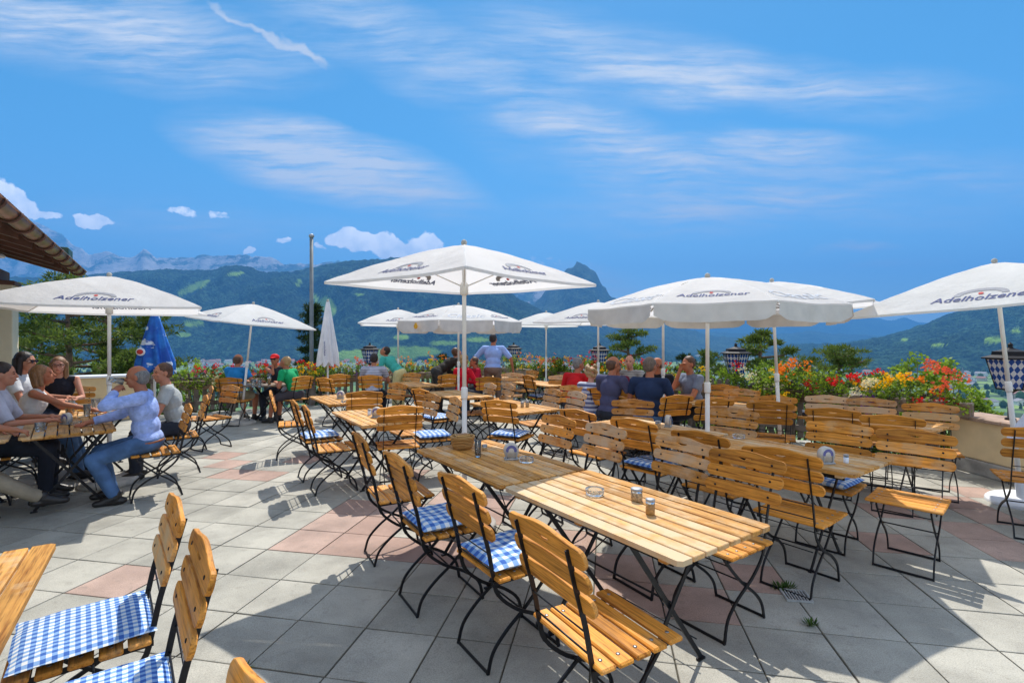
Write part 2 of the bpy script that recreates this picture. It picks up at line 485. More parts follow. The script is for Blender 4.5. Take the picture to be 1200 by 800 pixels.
# ------------------------------------------------------------------ parasols
def text_mesh(s, shear=.25):
    cu = bpy.data.curves.new('t','FONT'); cu.body=s; cu.align_x='CENTER'; cu.align_y='CENTER'; cu.size=1; cu.shear=shear; cu.offset=.012; cu.resolution_u=2
    o = bpy.data.objects.new('t',cu); COL.objects.link(o); bpy.context.view_layer.update()
    me = eval_mesh(o,'t'); bm=bmesh.new(); bm.from_mesh(me)
    bmesh.ops.remove_doubles(bm, verts=bm.verts, dist=1e-5)
    bmesh.ops.triangulate(bm, faces=bm.faces)
    for _ in range(2):
        lg=[e for e in bm.edges if e.calc_length()>.35]
        if lg: bmesh.ops.subdivide_edges(bm, edges=lg, cuts=1); bmesh.ops.triangulate(bm, faces=bm.faces)
    vs=[tuple(v.co) for v in bm.verts]; bm.verts.index_update(); fs=[[v.index for v in f.verts] for f in bm.faces]
    bm.free(); bpy.data.objects.remove(o); bpy.data.curves.remove(cu); bpy.data.meshes.remove(me)
    xs=[v[0] for v in vs]; w=max(xs)-min(xs)
    return [(v[0]/w,v[1]/w) for v in vs], fs
TXT = text_mesh('Adelholzener'); TXT2 = text_mesh('Classic',.35)
def parasol(name, x, y, phi, Rr, ht, he, n=4, label='', tilt=(0,0), valance=0.0, base=True, closed=None, rise=1.3, texts=True, sag=.07, basem=None, group='open white parasols over the terrace'):
    root = empty(name,(x,y,0)); root.rotation_mode='XYZ'
    root.rotation_euler=(R(tilt[0]),R(tilt[1]),0)
    tag(root,label,'parasol',group)
    A=[R(phi)+2*math.pi*k/n for k in range(n)]
    def S(k,s,t):
        r=Rr*t; z=ht-(ht-he)*(t**rise)
        a=Vector((math.cos(A[k]),math.sin(A[k]),0)); b=Vector((math.cos(A[(k+1)%n]),math.sin(A[(k+1)%n]),0))
        q=4*s*(1-s); p=(a*(1-s)+b*s)*r*(1-sag*q*t)
        return Vector((p.x,p.y,z-.035*q*t*(1-t*.6)*(4/n)+.004*math.sin(9*s+5*k)*t*t*q+.0035*math.sin(34*s+k)*(1-q)*t*(1-t)*4+.003*math.sin(60*t+3*k)*(1-q)**2))
    mb=MB(); nt_,ns=12,12
    for k in range(n):
        vs=[]; fs=[]
        for i in range(nt_+1):
            for j in range(ns+1): vs.append(S(k,j/ns,max(i/nt_,.012)))
        for i in range(nt_):
            for j in range(ns):
                a=i*(ns+1)+j; fs.append((a,a+ns+1,a+ns+2,a+1))
        mb.add(vs,fs,0,0,True)
        hv=[]; 
        for j in range(ns+1):   # stitched hem
            p=S(k,j/ns,1.0); hv += [p, p-Vector((0,0,.022))]
        mb.add(hv,[(2*j,2*j+1,2*j+3,2*j+2) for j in range(ns)],0,0,True)
    can=mb.build('canopy', M['canopy'], root)
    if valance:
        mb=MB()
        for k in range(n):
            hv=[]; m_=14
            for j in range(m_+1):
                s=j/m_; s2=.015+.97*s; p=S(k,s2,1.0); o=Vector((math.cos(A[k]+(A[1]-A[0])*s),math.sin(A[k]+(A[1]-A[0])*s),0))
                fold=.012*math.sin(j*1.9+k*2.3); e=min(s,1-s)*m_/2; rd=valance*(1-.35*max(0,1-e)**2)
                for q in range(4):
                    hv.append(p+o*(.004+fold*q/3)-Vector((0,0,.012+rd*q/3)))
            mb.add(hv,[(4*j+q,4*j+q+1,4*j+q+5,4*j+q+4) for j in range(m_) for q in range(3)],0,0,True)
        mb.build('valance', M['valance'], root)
    if texts:
        for k in range(n):
            lt=MB(); eg=MB()
            alt = (n==8 and k%2==1)
            T_,Fc = (TXT2 if alt else TXT)
            edge=(S(k,0,1)-S(k,1,1)).length
            wid=(.36*edge if n==4 else .62*edge)*(1.15 if alt else 1); 
            rad=(S(k,.5,1)-S(k,.5,0)).length; tc=.84
            def mp(u,v,off):
                t=tc - v*wid/rad; s=.5+u*wid/(edge*t)
                s=min(max(s,.02),.98); t=min(max(t,.05),.99)
                p=S(k,s,t); dn=(S(k,s+.01,t)-p).cross(S(k,s,t+.01)-p)
                dn.normalize()
                if dn.z<0: dn=-dn
                return p+dn*off
            for off in (.0035,-.0035):
                lt.add([mp(u,v,off) for u,v in T_],Fc,1 if alt else 0)
                if not alt:
                    av=[]; m_=12
                    for j in range(m_+1):
                        a=math.pi*j/m_; av += [mp(.27*math.cos(a),.075+.17*math.sin(a),off), mp(.27*math.cos(a)*.74,.075+.10*math.sin(a),off)]
                    eg.add(av,[(2*j,2*j+1,2*j+3,2*j+2) for j in range(m_)],0)
                    rv=[mp(.028*math.cos(a*.785),.11+.028*math.sin(a*.785),off*1.6) for a in range(8)]
                    eg.add(rv,[list(range(8))],1)
            lt.build('lettering',[M['ink'],M['ink_pale']],root)
            if not alt: eg.build('emblem',[M['ink_grey'],M['ink_red']],root)
    for k in range(n):
        rb=MB(); rb.tube([S(k,0,max(.02,t/8))-Vector((0,0,.012)) for t in range(9)],.006,6); 
        o=rb.build('rib', M['white_metal'], root)
        st=MB(); p=S(k,0,.46)-Vector((0,0,.014)); st.tube([p,(math.cos(A[k])*.03,math.sin(A[k])*.03,ht-.34)],.005,6); st.build('strut',M['white_metal'],root)
    pm=MB(); pm.tube([(0,0,.03),(0,0,1.15)],.021,14); pm.tube([(0,0,1.15),(0,0,ht-.01)],.0175,14); pm.lathe([(.026,1.10),(.028,1.11),(.028,1.19),(.02,1.20)],14)
    pm.build('pole', M['white_metal'], root)
    hb=MB(); hb.lathe([(.02,ht-.42),(.035,ht-.41),(.035,ht-.33),(.022,ht-.31)],12); hb.build('runner',M['white_metal'],root); hb=MB(); hb.lathe([(.02,ht-.08),(.04,ht-.06),(.04,ht-.03),(.02,ht-.01)],12); hb.build('hub',M['white_metal'],root)
    kn=MB(); kn.lathe([(.012,ht-.01),(.022,ht+.005),(.026,ht+.02),(.018,ht+.038),(.004,ht+.045)],12); kn.build('finial',M['stone'],root)
    if base:
        bs=MB(); bs.lathe([(.26,0),(.27,.012),(.265,.05),(.25,.062),(.05,.066),(.035,.07),(.035,.22),(.024,.225)],32)
        b=bs.build('base', basem or M['stone'], root)
    return root
def closed_parasol(x,y,zt,zb,rad,mat,label,emblem=None,w2=None):
    root=empty('closed_parasol',(x,y,0)); tag(root,label,'parasol')
    mb=MB(); n=48; rows=16; vs=[]
    for i in range(rows+1):
        t=i/rows; z=zt-(zt-zb)*t
        r=.03+rad*(t**.85)*(1-.10*max(0,t-.85)/.15)
        for k in range(n):
            a=2*math.pi*k/n; rr=r*(1+.30*t*math.cos(8*a+1.2*math.sin(3*t))+.05*math.sin(3*a))
            dz=-.05*math.cos(8*a)*t if i==rows else 0
            vs.append((rr*math.cos(a),rr*math.sin(a)*.8,z+dz))
    fs=[(i*n+k,i*n+(k+1)%n,(i+1)*n+(k+1)%n,(i+1)*n+k) for i in range(rows) for k in range(n)]
    mb.add(vs,fs,0,0,True); mb.build('canopy',mat,root)
    p=MB(); p.tube([(0,0,.03),(0,0,zt-.02)],.019,12); p.build('pole',M['white_metal'],root)
    k_=MB(); k_.lathe([(.02,zt-.03),(.03,zt),(.02,zt+.04)],10); k_.build('finial',M['stone'],root)
    b=MB(); b.lathe([(.24,0),(.25,.01),(.24,.055),(.04,.06),(.03,.2)],24); b.build('base',M['stone'],root)
    return root
def small_lathe(name, prof, mat, loc, label, cat, n=20, group=None, parent=None):
    mb=MB(); mb.lathe(prof,n); o=mb.build(name,mat,parent); o.location=loc
    if label: tag(o,label,cat,group)
    return o
# ------------------------------------------------------------------ paving
def in_poly(x,y,P):
    c=False; j=len(P)-1
    for i in range(len(P)):
        if ((P[i][1]>y)!=(P[j][1]>y)) and (x<(P[j][0]-P[i][0])*(y-P[i][1])/(P[j][1]-P[i][1])+P[i][0]): c=not c
        j=i
    return c
APEX=(-.74,15.22)
TERR=[(9,-4),(9,3),(5.6,5.2),(5.6,6.4),(3.95,8.65),APEX,(-7.9,10.2),(-12,7.35),(-12,-4)]
TA=R(-10.7); T=.41; ORG=Vector((-1.212,2.822,0)); ta=Vector((math.cos(TA),math.sin(TA),0)); tb=Vector((-math.sin(TA),math.cos(TA),0))
def cell(p):
    d=p-ORG; return (math.floor(d.dot(ta)/T), math.floor(d.dot(tb)/T))
PINK=set(cell(PX(*q)) for q in [(130,681),(375,613),(342,631),(408,606),(427,634),(440,613),(261,543),(258,532),(262,553),(350,540),(1067,605),(1157,648),(1120,620),(1180,612),(891,682),(875,676),(740,661),(650,640),(422,603),(455,600),(470,632),(587,584),(560,600),(520,590),(1000,625),(1150,575),(700,680),(760,690),(480,560),(1110,590),(300,560),(545,640),(820,690)])
m,nt,b,out=newmat('paving_stone')
tn=attr(nt); co=coords(nt)
base=ramp(nt,tn,[(0,(.33,.315,.265)),(.49,(.41,.39,.33)),(.5,(.36,.235,.185)),(1,(.44,.31,.25))])
sp=noise_n(nt,co,170,3,.7); sf=ramp(nt,sp,[(.30,.66),(.5,1.0),(.72,1.26)])
st=noise_n(nt,co,2.2,5,.6); s2=ramp(nt,st,[(.32,.72),(.62,1.10)])
c=mixc(nt,1,mixc(nt,1,base,sf,'MULTIPLY'),s2,'MULTIPLY'); 
gr=noise_n(nt,co,14,5,.7); c=mixc(nt,ramp(nt,gr,[(.56,0.0),(.74,.5)]),c,(.17,.155,.13))
Lk(nt,c,b.inputs['Base Color']); b.inputs['Roughness'].default_value=.85; bump(nt,b,sp,.5,.002)
mb=MB(); rnd=random.Random(3)
for i in range(-40,50):
    for j in range(-30,50):
        cc=ORG+ta*((i+.5)*T)+tb*((j+.5)*T)
        if not in_poly(cc.x,cc.y,TERR): continue
        tint=rnd.random()*.49+(.5 if (i,j) in PINK else 0)
        g=.0045; dz=rnd.uniform(-.0015,.0015); hs=T/2-g; bv=.004; tx=rnd.uniform(-.0015,.0015)
        vs=[]
        for (e,z) in ((hs,-.012),(hs,-.002),(hs-bv,.0)):
            for (a,c_) in ((-1,-1),(1,-1),(1,1),(-1,1)): vs.append(cc+ta*a*e+tb*c_*e+Vector((0,0,z+dz+tx*a)))
        fs=[(8,9,10,11)]
        for k in range(4):
            k2=(k+1)%4; fs+= [(k,k2,k2+4,k+4),(k+4,k2+4,k2+8,k+8)]
        mb.add(vs,fs,0,tint)
o=mb.build('paving',m); tag(o,kind='structure')
mb=MB(); mb.add([(x,y,-.008) for x,y in TERR]+[(x,y,-3.0) for x,y in TERR],[list(range(len(TERR)))]+[(k,k+len(TERR),(k+1)%len(TERR)+len(TERR),(k+1)%len(TERR)) for k in range(len(TERR))])
mj=plain('joint_earth',(.075,.068,.05),.95,0,.4,30,.5)
tag(mb.build('terrace_bed',mj),kind='structure')
def pw(z): return z
# drain grate
g=PX(933,699); gr=MB()
for k in range(9): gr.box(((k-4)*.0165,0,.0),(.007,.14,.008))
gr.box((0,-.068,0),(.15,.007,.012)); gr.box((0,.068,0),(.15,.007,.012)); gr.box((-.072,0,0),(.006,.13,.012)); gr.box((.072,0,0),(.006,.13,.012))
gr.box((0,0,-.0045),(.138,.13,.002),1)
o=gr.build('drain_grate',[plain('grate_steel',(.42,.43,.42),.5,.2),plain('drain_dark',(.01,.01,.01),.9)]); o.location=g+Vector((0,0,.0085)); o.rotation_euler=(0,0,TA); tag(o,'small square metal drain grate let into the paving','drain')
# ------------------------------------------------------------------ foliage
def leafmat(name,col,var=.35,tr=.35,rough=.5):
    m,nt,b,out=newmat(name)
    tn=attr(nt); f=ramp(nt,tn,[(0,1-var),(1,1+var)])
    hue=mixc(nt,tn,tuple(c*1.0 for c in col),(col[0]*1.35,col[1]*1.1,col[2]*.6))
    c=mixc(nt,1,hue,f,'MULTIPLY'); Lk(nt,c,b.inputs['Base Color']); b.inputs['Roughness'].default_value=rough; b.inputs['Specular IOR Level'].default_value=.15
    t=nt.nodes.new('ShaderNodeBsdfTranslucent'); Lk(nt,c,t.inputs[0]); mx=nt.nodes.new('ShaderNodeMixShader'); mx.inputs[0].default_value=tr
    Lk(nt,b.outputs[0],mx.inputs[1]); Lk(nt,t.outputs[0],mx.inputs[2]); Lk(nt,mx.outputs[0],out.inputs[0]); return m
M['needle']=leafmat('pine_needles',(.095,.150,.036),.45); M['needle_dark']=leafmat('spruce_needles',(.028,.055,.022),.35,.2)
M['leaf']=leafmat('shrub_leaf',(.17,.28,.035),.7,.42); M['leaf_light']=leafmat('light_leaf',(.24,.38,.05),.35,.5); M['leaf_dark']=leafmat('dark_leaf',(.05,.11,.025))
M['bark']=plain('bark',(.16,.095,.06),.9,0,.35,9,.6)
def rv(rn): 
    while True:
        v=Vector((rn.uniform(-1,1),rn.uniform(-1,1),rn.uniform(-1,1)))
        if 0.01<v.length<1: return v
def leaf_clump(mb,c,rad,n,size,rn,mi=0,needle=False,shell=.35,tbase=0.0):
    for _ in range(n):
        v=rv(rn); v=v.normalized()*(v.length**shell)
        p=Vector((c[0]+v.x*rad[0],c[1]+v.y*rad[1],c[2]+v.z*rad[2]))
        d=rv(rn).normalized(); 
        if needle: d=(d+v*.9+Vector((0,0,.5))).normalized()
        s,u=frame_from(d); s=(s*rn.uniform(-1,1)+u*rn.uniform(-1,1)).normalized()
        L=size*rn.uniform(.6,1.3); w=L*(.22 if needle else .33)
        t=min(1,max(0,rn.random()*.75+tbase))
        if needle: mb.add([p-s*w,p+s*w,p+d*L*1.5],[(0,1,2)],mi,t)
        else: mb.add([p,p+d*L*.5+s*w,p+d*L,p+d*L*.5-s*w],[(0,1,2,3)],mi,t)
def pine(x,y,z0,h,w,label,cat='pine tree',base=.35,seed=1,flat=.35,n=22,dens=120,size=.16,mat='needle',lean=0,clr=.15,name='pine_tree',top=1.0):
    rn=random.Random(seed); root=empty(name,(x,y,z0)); tag(root,label,cat,None)
    tr=MB(); P=[]; 
    for i in range(9):
        t=i/8; P.append(Vector((lean*t*t*h+.06*h*math.sin(t*3+seed)*.25,.02*h*math.sin(t*4+seed*2),h*t*.97)))
    tr.tube(P,[h*.022*(1-.85*i/8)+.015 for i in range(9)],8)
    cr=MB()
    def at(t): 
        k=min(7,int(t*8)); f=t*8-k; return P[k].lerp(P[k+1],f)
    for i in range(n):
        t=base+(1-base)*((i+.5)/n)**.9; p=at(min(.99,t)); a=i*2.4+rn.uniform(-.5,.5)
        prof=math.sin(math.pi*min(1,((t-base)/(1-base))*.80+.18))**.8 if top>0 else (1-(t-base)/(1-base))*.95+.05
        L=w*prof*rn.uniform(.65,1.1)
        e=p+Vector((math.cos(a)*L,math.sin(a)*L,L*rn.uniform(.05,.35) if top>0 else -L*.15))
        mid=p.lerp(e,.5)+Vector((0,0,-L*.06)); tr.tube([p,mid,e],[h*.007,h*.005,h*.002],5)
        for q in range(3+int(L/w*2)):
            f=rn.uniform(.45,1.05); c=p.lerp(e,f)+Vector((rn.uniform(-1,1),rn.uniform(-1,1),rn.uniform(-.3,.5)))*w*.13
            r=w*clr*rn.uniform(.7,1.35); leaf_clump(cr,c,(r*1.35,r*1.35,r*flat*1.6),dens,size,rn,0,True,.5,rn.uniform(-.1,.35))
    for q in range(3):
        c=at(.97)+Vector((rn.uniform(-1,1)*w*.1,0,rn.uniform(-.05,.03)*h)); r=w*clr; leaf_clump(cr,c,(r,r,r*.8),dens,size,rn,0,True,.5,.2)
    tr.build('trunk',M['bark'],root); cr.build('crown',M[mat],root); return root
def shrub(x,y,z0,h,w,label,seed=1,mat='leaf',n=26,dens=45,size=.07,cat='shrub',name='shrub'):
    rn=random.Random(seed); root=empty(name,(x,y,z0)); tag(root,label,cat)
    tr=MB(); cr=MB()
    for i in range(n):
        a=rn.uniform(0,6.28); r=w*rn.random()**.6; t=rn.uniform(.35,1)*(1-.35*(r/w)**2); e=Vector((r*math.cos(a),r*math.sin(a),h*t))
        tr.tube([(rn.uniform(-.05,.05),rn.uniform(-.05,.05),0),e*.5+Vector((0,0,h*.05)),e],[.018,.012,.004],5)
        k=w*.22*rn.uniform(.6,1.2); leaf_clump(cr,e,(k,k,k*.9),dens,size,rn,0,False,.5,rn.uniform(-.2,.3))
    tr.build('stem',M['bark'],root); cr.build('foliage',M[mat],root); return root
# weeds in the joints
def weed(px,py,r,label,seed):
    p=PX(px,py); rn=random.Random(seed); mb=MB()
    for _ in range(int(130*r/.06)):
        a=rn.uniform(0,6.28); q=Vector((math.cos(a),math.sin(a)*.5,0))*r*rn.random(); d=Vector((math.cos(a)*.7,math.sin(a)*.7,rn.uniform(.4,1.2))).normalized(); L=rn.uniform(.015,.05)
        s=d.cross(Vector((0,0,1))).normalized()*L*.08
        mb.add([q-s*.5,q+d*L*.6-s,q+d*L,q+d*L*.6+s,q+s*.5],[(0,1,2,3,4)],0,rn.random())
    o=mb.build('weed',M['leaf_dark']); o.location=p+Vector((0,0,-.002)); tag(o,label,'weed')
weed(917,689,.075,'tuft of green weeds growing at the back edge of the drain grate',1)
weed(950,732,.032,'small weed in a paving joint just in front of the drain grate',2)
weed(281,785,.045,'small green weed in a joint at the bottom edge by the chair tip',3)
# ------------------------------------------------------------------ fence, walls
def fence(p0,p1,label,seed):
    a=Vector((*p0,0)); b=Vector((*p1,0)); d=(b-a); L=d.length; rn=random.Random(seed)
    root=empty('fence',a,math.atan2(d.y,d.x)); tag(root,label,'fence')
    n=max(2,round(L/1.9))
    for i in range(n+1):
        p=MB(); p.box((L*i/n,0,.48),(.11,.11,.98),0,rn.random(),.01); p.build('post',M['fence_wood'],root)
    for z in (.22,.74):
        r=MB(); r.box((L/2,.055,z),(L,.035,.09),0,rn.random(),.005); r.build('rail',M['fence_wood'],root)
    pk=MB(); k=0; x=.09
    while x<L-.08:
        w=.085; h=.90+rn.uniform(-.015,.015); y=.09+rn.uniform(-.004,.004); t=rn.random()
        prof=[(-w/2,.06),(w/2,.06),(w/2,h-.06),(w*.30,h-.01),(0,h),(-w*.30,h-.01),(-w/2,h-.06)]
        vs=[(x+a_,y-.011,z) for a_,z in prof]+[(x+a_,y+.011,z) for a_,z in prof]; q=len(prof)
        pk.add(vs,[list(range(q)),list(range(q,2*q))[::-1]]+[(j,j+q,(j+1)%q+q,(j+1)%q) for j in range(q)],0,t)
        x+=.155; k+=1
    pk.build('pickets',M['fence_wood'],root); return root
fence(APEX,(5.45,6.42),'dark weathered picket fence along the right-hand edge of the terrace',1)
fence((-7.75,10.30),APEX,'dark weathered picket fence along the back left edge of the terrace',2)
# ochre wall stub on the right with lantern
root=empty('garden_wall',(5.55,2.2,0)); tag(root,'ochre rendered low wall with a tiled cap on the right edge','wall')
mb=MB(); mb.box((.2,2.05,.40),(.40,4.1,.46),0,0,.01); mb.build('wall_body',M['render_wall'],root)
mb=MB(); mb.box((.19,2.05,.085),(.46,4.16,.17),0,0,.01); mb.build('plinth',M['concrete'],root)
mb=MB(); 
for k in range(11): mb.box((.2,.0+.395*k+.03,.652),(.52,.385,.045),0,0,.008)
mb.build('cap',M['cap_tile'],root)
root=empty('garden_wall',(-9.75,8.88,0),R(35)); tag(root,'ochre low wall with a white sheet cap behind the left tables','wall')
mb=MB(); mb.box((1.25,0,.43),(2.5,.30,.86),0,0,.01); mb.build('wall_body',M['render_wall'],root)
mb=MB(); mb.box((1.25,0,.885),(2.56,.42,.045),0,0,.008); mb.build('cap',M['white_cap'],root)
# ------------------------------------------------------------------ lanterns
def lozenge():
    m,nt,b,out=newmat('lozenge_pane'); tc=nt.nodes.new('ShaderNodeTexCoord'); sp=N(nt,'ShaderNodeSeparateXYZ'); Lk(nt,tc.outputs['Object'],sp.inputs[0])
    u=math_n(nt,'DIVIDE',sp.outputs[0],.056); v=math_n(nt,'DIVIDE',sp.outputs[2],.092)
    p=math_n(nt,'FLOOR',math_n(nt,'ADD',math_n(nt,'ADD',u,v),20.0)); q=math_n(nt,'FLOOR',math_n(nt,'ADD',math_n(nt,'SUBTRACT',u,v),20.0))
    k=math_n(nt,'MODULO',math_n(nt,'ADD',p,q),2.0); f=math_n(nt,'GREATER_THAN',k,.5)
    c=mixc(nt,f,(.80,.82,.84),(.02,.10,.42)); Lk(nt,c,b.inputs['Base Color']); b.inputs['Roughness'].default_value=.25
    t=nt.nodes.new('ShaderNodeBsdfTranslucent'); Lk(nt,c,t.inputs[0]); mx=nt.nodes.new('ShaderNodeMixShader'); mx.inputs[0].default_value=.5
    Lk(nt,b.outputs[0],mx.inputs[1]); Lk(nt,t.outputs[0],mx.inputs[2]); Lk(nt,mx.outputs[0],out.inputs[0]); return m
M['lozenge']=lozenge(); M['iron']=plain('lantern_iron',(.018,.017,.02),.6,.1,.2,20,0,.2)
def lantern(x,y,zb,label,rot=0,zp=0.0):
    root=empty('lantern',(x,y,zp),R(rot)); tag(root,label,'lantern','lanterns with blue and white lozenge panes'); z=zb-zp
    r0,r1,h=.125,.215,.345; n=6
    for k in range(n):
        a0=2*math.pi*k/n; a1=2*math.pi*(k+1)/n; am=(a0+a1)/2
        c0=r0*math.cos(math.pi/n); c1=r1*math.cos(math.pi/n); s0=r0*math.sin(math.pi/n); s1=r1*math.sin(math.pi/n)
        mb=MB(); e=.93
        t=math.atan2(c1-c0,h); H=math.hypot(h,c1-c0)
        mb.add([(-s0*e,0,0),(s0*e,0,0),(s1*e,0,H),(-s1*e,0,H),(-s0*e,.004,0),(s0*e,.004,0),(s1*e,.004,H),(-s1*e,.004,H)],[(0,1,2,3),(7,6,5,4),(0,4,5,1),(1,5,6,2),(2,6,7,3),(3,7,4,0)])
        o=mb.build('pane',M['lozenge'],root); o.location=(c0*math.cos(am),c0*math.sin(am),z); o.rotation_euler=(-t,0,am-math.pi/2); 
    fr=MB()
    for k in range(n):
        a=2*math.pi*k/n; p=Vector((r0*math.cos(a),r0*math.sin(a),z)); q=Vector((r1*math.cos(a),r1*math.sin(a),z+h)); fr.tube([p,q],.0085,6)
        a2=2*math.pi*(k+1)/n; fr.tube([p,(r0*math.cos(a2),r0*math.sin(a2),z)],.009,6); fr.tube([q,(r1*math.cos(a2),r1*math.sin(a2),z+h)],.009,6)
    fr.build('frame',M['iron'],root)
    rf=MB(); rf.lathe([(.262,z+h+.0),(.262,z+h+.014),(.17,z+h+.045),(.165,z+h+.085),(.10,z+h+.10),(.03,z+h+.125),(.02,z+h+.15),(.028,z+h+.165),(.004,z+h+.19)],6,0,smooth=False); rf.build('roof',M['iron'],root)
    ps=MB(); ps.lathe([(.05,0),(.05,.02),(.026,.03),(.024,z-.05),(.06,z-.02),(.125,z)],12); ps.build('post',M['iron'],root); return root
lantern(5.76,5.74,1.035,'large blue and white lozenge lantern on the ochre wall at the right edge',35,.6745)
lantern(3.92,8.70,1.02,'blue and white lozenge lantern before the green shrubs, right of the bald man in black',20)
lantern(2.02,11.45,1.02,'lantern between a thin parasol pole and the round pine, behind the seated group',15)
lantern(.05,14.2,1.02,'dark lantern to the right of the standing man in the light blue shirt',15)
lantern(-3.72,13.0,1.02,'black lantern directly above the seated man at the fence, left of the woman in teal',15)
# ------------------------------------------------------------------ flower boxes
FC={'red':(.62,.02,.025),'orange':(.80,.24,.02),'yellow':(.80,.52,.01),'coral':(.72,.16,.09),'white':(.72,.72,.58),'purple':(.17,.07,.38),'pink':(.65,.10,.25)}
for k_,v_ in FC.items(): M['fl_'+k_]=leafmat('petal_'+k_,v_,.22,.4,.6)
def flowerbox(x,y,rz,L,cols,label,seed,h=.32,z=.66,leaf='leaf',hang=.2,nf=70):
    rn=random.Random(seed); root=empty('flower_box',(x,y,z),rz); tag(root,label,'flower box','planted flower boxes on the fence')
    mb=MB(); mb.box((0,0,.09),(L,.20,.18),0,.3,.01); mb.build('box',M['plank'],root)
    lf=MB()
    for i in range(int(L*34)):
        u=rn.uniform(-L/2,L/2); zz=.17+rn.random()*h*.8; yy=rn.uniform(-.14,.10)
        if rn.random()<hang: zz=rn.uniform(-.02,.18); yy=-.15
        k=rn.uniform(.05,.11); leaf_clump(lf,(u,yy,zz),(k,k,k),26,.045,rn,0,False,.5,rn.uniform(-.2,.3))
    lf.build('foliage',M[leaf],root)['kind']='stuff'
    for (c,u0,u1,z0,z1,amt) in cols:
        f=MB(); cen=[(rn.uniform(u0,u1),rn.uniform(z0,z1),rn.uniform(-.18,.02)) for _ in range(max(3,int(5*amt*L)))]
        for i in range(int(nf*amt*.62)):
            q_=rn.choice(cen); cx=(q_[0]+rn.gauss(0,.055/L*1.6))*L/2; cz=.17+(q_[1]+rn.gauss(0,.10))*h; cy=q_[2]+rn.gauss(0,.04)-(.05 if cz<.2 else 0)
            for q in range(rn.randint(3,6)):
                p=Vector((cx,cy,cz))+rv(rn)*.035; d=(Vector((0,-1,.5))+rv(rn)*.9).normalized(); s,u_=frame_from(d); r=rn.uniform(.010,.020)
                pv=[p]; 
                for a in range(10):
                    rr=r*(1.0 if a%2==0 else .62); pv.append(p+d*r*.25+(s*math.cos(a*.628)+u_*math.sin(a*.628))*rr)
                f.add(pv,[(0,1+a,1+(a+1)%10) for a in range(10)],0,rn.random())
        f.build('flowers',M['fl_'+c],root)['kind']='stuff'
    return root
def on_right(px,off=-.16):
    u=(px-600)/F; s=(u*8.6-3.9)/(.574+.819*u); p=Vector((3.9+.574*s,8.6-.819*s,0)); return p-Vector((.819,.574,0))*(-off)*1.0
def on_left(px,off=.2):
    u=(px-600)/F; Y=15.74/(1-.7*u); return Vector((u*Y,Y,0))+Vector((.574,-.819,0))*off
RR=math.atan2(-.819,.574); RL=R(35)
def fbr(px,L,cols,label,seed,**k):
    p=on_right(px); return flowerbox(p.x,p.y,RR+math.pi*0,L,cols,label,seed,**k)
# on the right fence the box's local -y must look at the terrace (towards -ew)
fbr(1075,1.15,[('coral',-.1,1,.45,1.15,1.3),('yellow',-1,.1,.2,.75,1.1),('orange',-.6,.5,.3,.9,.4),('purple',-1,-.5,-.6,.2,.6),('red',.2,1,-.1,.4,.5)],'big flower box with coral, yellow and purple blooms nearest the ochre wall',11,h=.40)
fbr(1012,.9,[('red',-.9,.9,.5,1.1,.7),('white',-1,.5,.1,.7,.8),('yellow',.3,1,.1,.5,.2)],'flower box with red blooms over white ones, left of the coral flowers',12,h=.34)
fbr(955,1.0,[('red',-.2,1,.2,.8,.9),('orange',-1,.2,.6,1.1,.5)],'flower box with scattered red blooms between yellow bush and grey pickets',13,h=.34)
fbr(922,1.1,[('yellow',-.6,1,-.5,.9,1.3),('orange',-.2,1,.6,1.15,.8),('white',-1,-.4,-.2,.6,.4)],'flower box spilling masses of yellow and orange blooms behind the chairs',14,h=.40,hang=.45)
fbr(893,.9,[('red',-1,-.4,.8,1.1,.25),('white',-.6,1,-.1,.8,.6)],'leafy flower box with pale blooms and one red head, right of the lantern post',15,h=.38)
fbr(785,2.0,[('red',-1,.2,.5,1.1,1.0),('yellow',-.2,1,.1,.9,.8)],'flower box with red and yellow blooms behind the bald man in black',16,h=.36)
fbr(722,2.0,[('yellow',-.6,1,.2,1,.9),('red',-1,-.2,.3,1,.6)],'flower box with yellow and red blooms behind the balding man in the polo shirt',17,h=.34)
fbr(672,2.4,[('yellow',-1,.6,.2,1,.8),('red',-.4,.8,.7,1.2,.8),('orange',-1,1,.3,.9,.5)],'flower box with yellow and red blooms above the empty weathered chair',18,h=.38)
fbr(628,2.6,[('orange',-1,1,.3,1.1,1.1),('yellow',-1,.2,.1,.9,.9),('coral',-.2,1,.5,1.1,.6)],'flower box with orange and coral blooms right of the standing man in light blue',19,h=.40)
def fbl(px,L,cols,label,seed,**k):
    p=on_left(px); return flowerbox(p.x,p.y,RL,L,cols,label,seed,z=.55,**k)
fbl(545,1.6,[('orange',-1,1,.3,1,.8),('pink',-1,1,.2,.9,.5)],'flower box with orange and pink blooms behind the red-shirted child and bending man',20,h=.36)
fbl(480,2.0,[('orange',-.6,1,.4,1.15,1.2),('yellow',-.6,.8,.2,.9,.9),('white',-1,-.3,-.3,.5,.7)],'flower box with orange and yellow blooms right of the woman in teal',21,h=.42)
fbl(386,2.4,[('yellow',-1,1,.2,.9,1.1),('red',-1,.4,.6,1.1,.8),('coral',.3,1,.5,1.2,.8),('purple',-.6,.6,-.7,.1,.8)],'flower box with yellow, coral and hanging purple blooms by the closed white parasol',22,h=.36)
fbl(350,1.6,[('red',-1,1,.6,1.1,.7),('yellow',-1,1,.2,.8,.9)],'flower box with yellow and red blooms behind the man in green',23,h=.34)
fbl(300,1.5,[('red',-1,.5,.3,1,1.0),('coral',-1,1,.3,1,.4),('yellow',.2,1,.1,.8,.3)],'flower box with red blooms between the blue-shirted man and the red cap',24,h=.34)
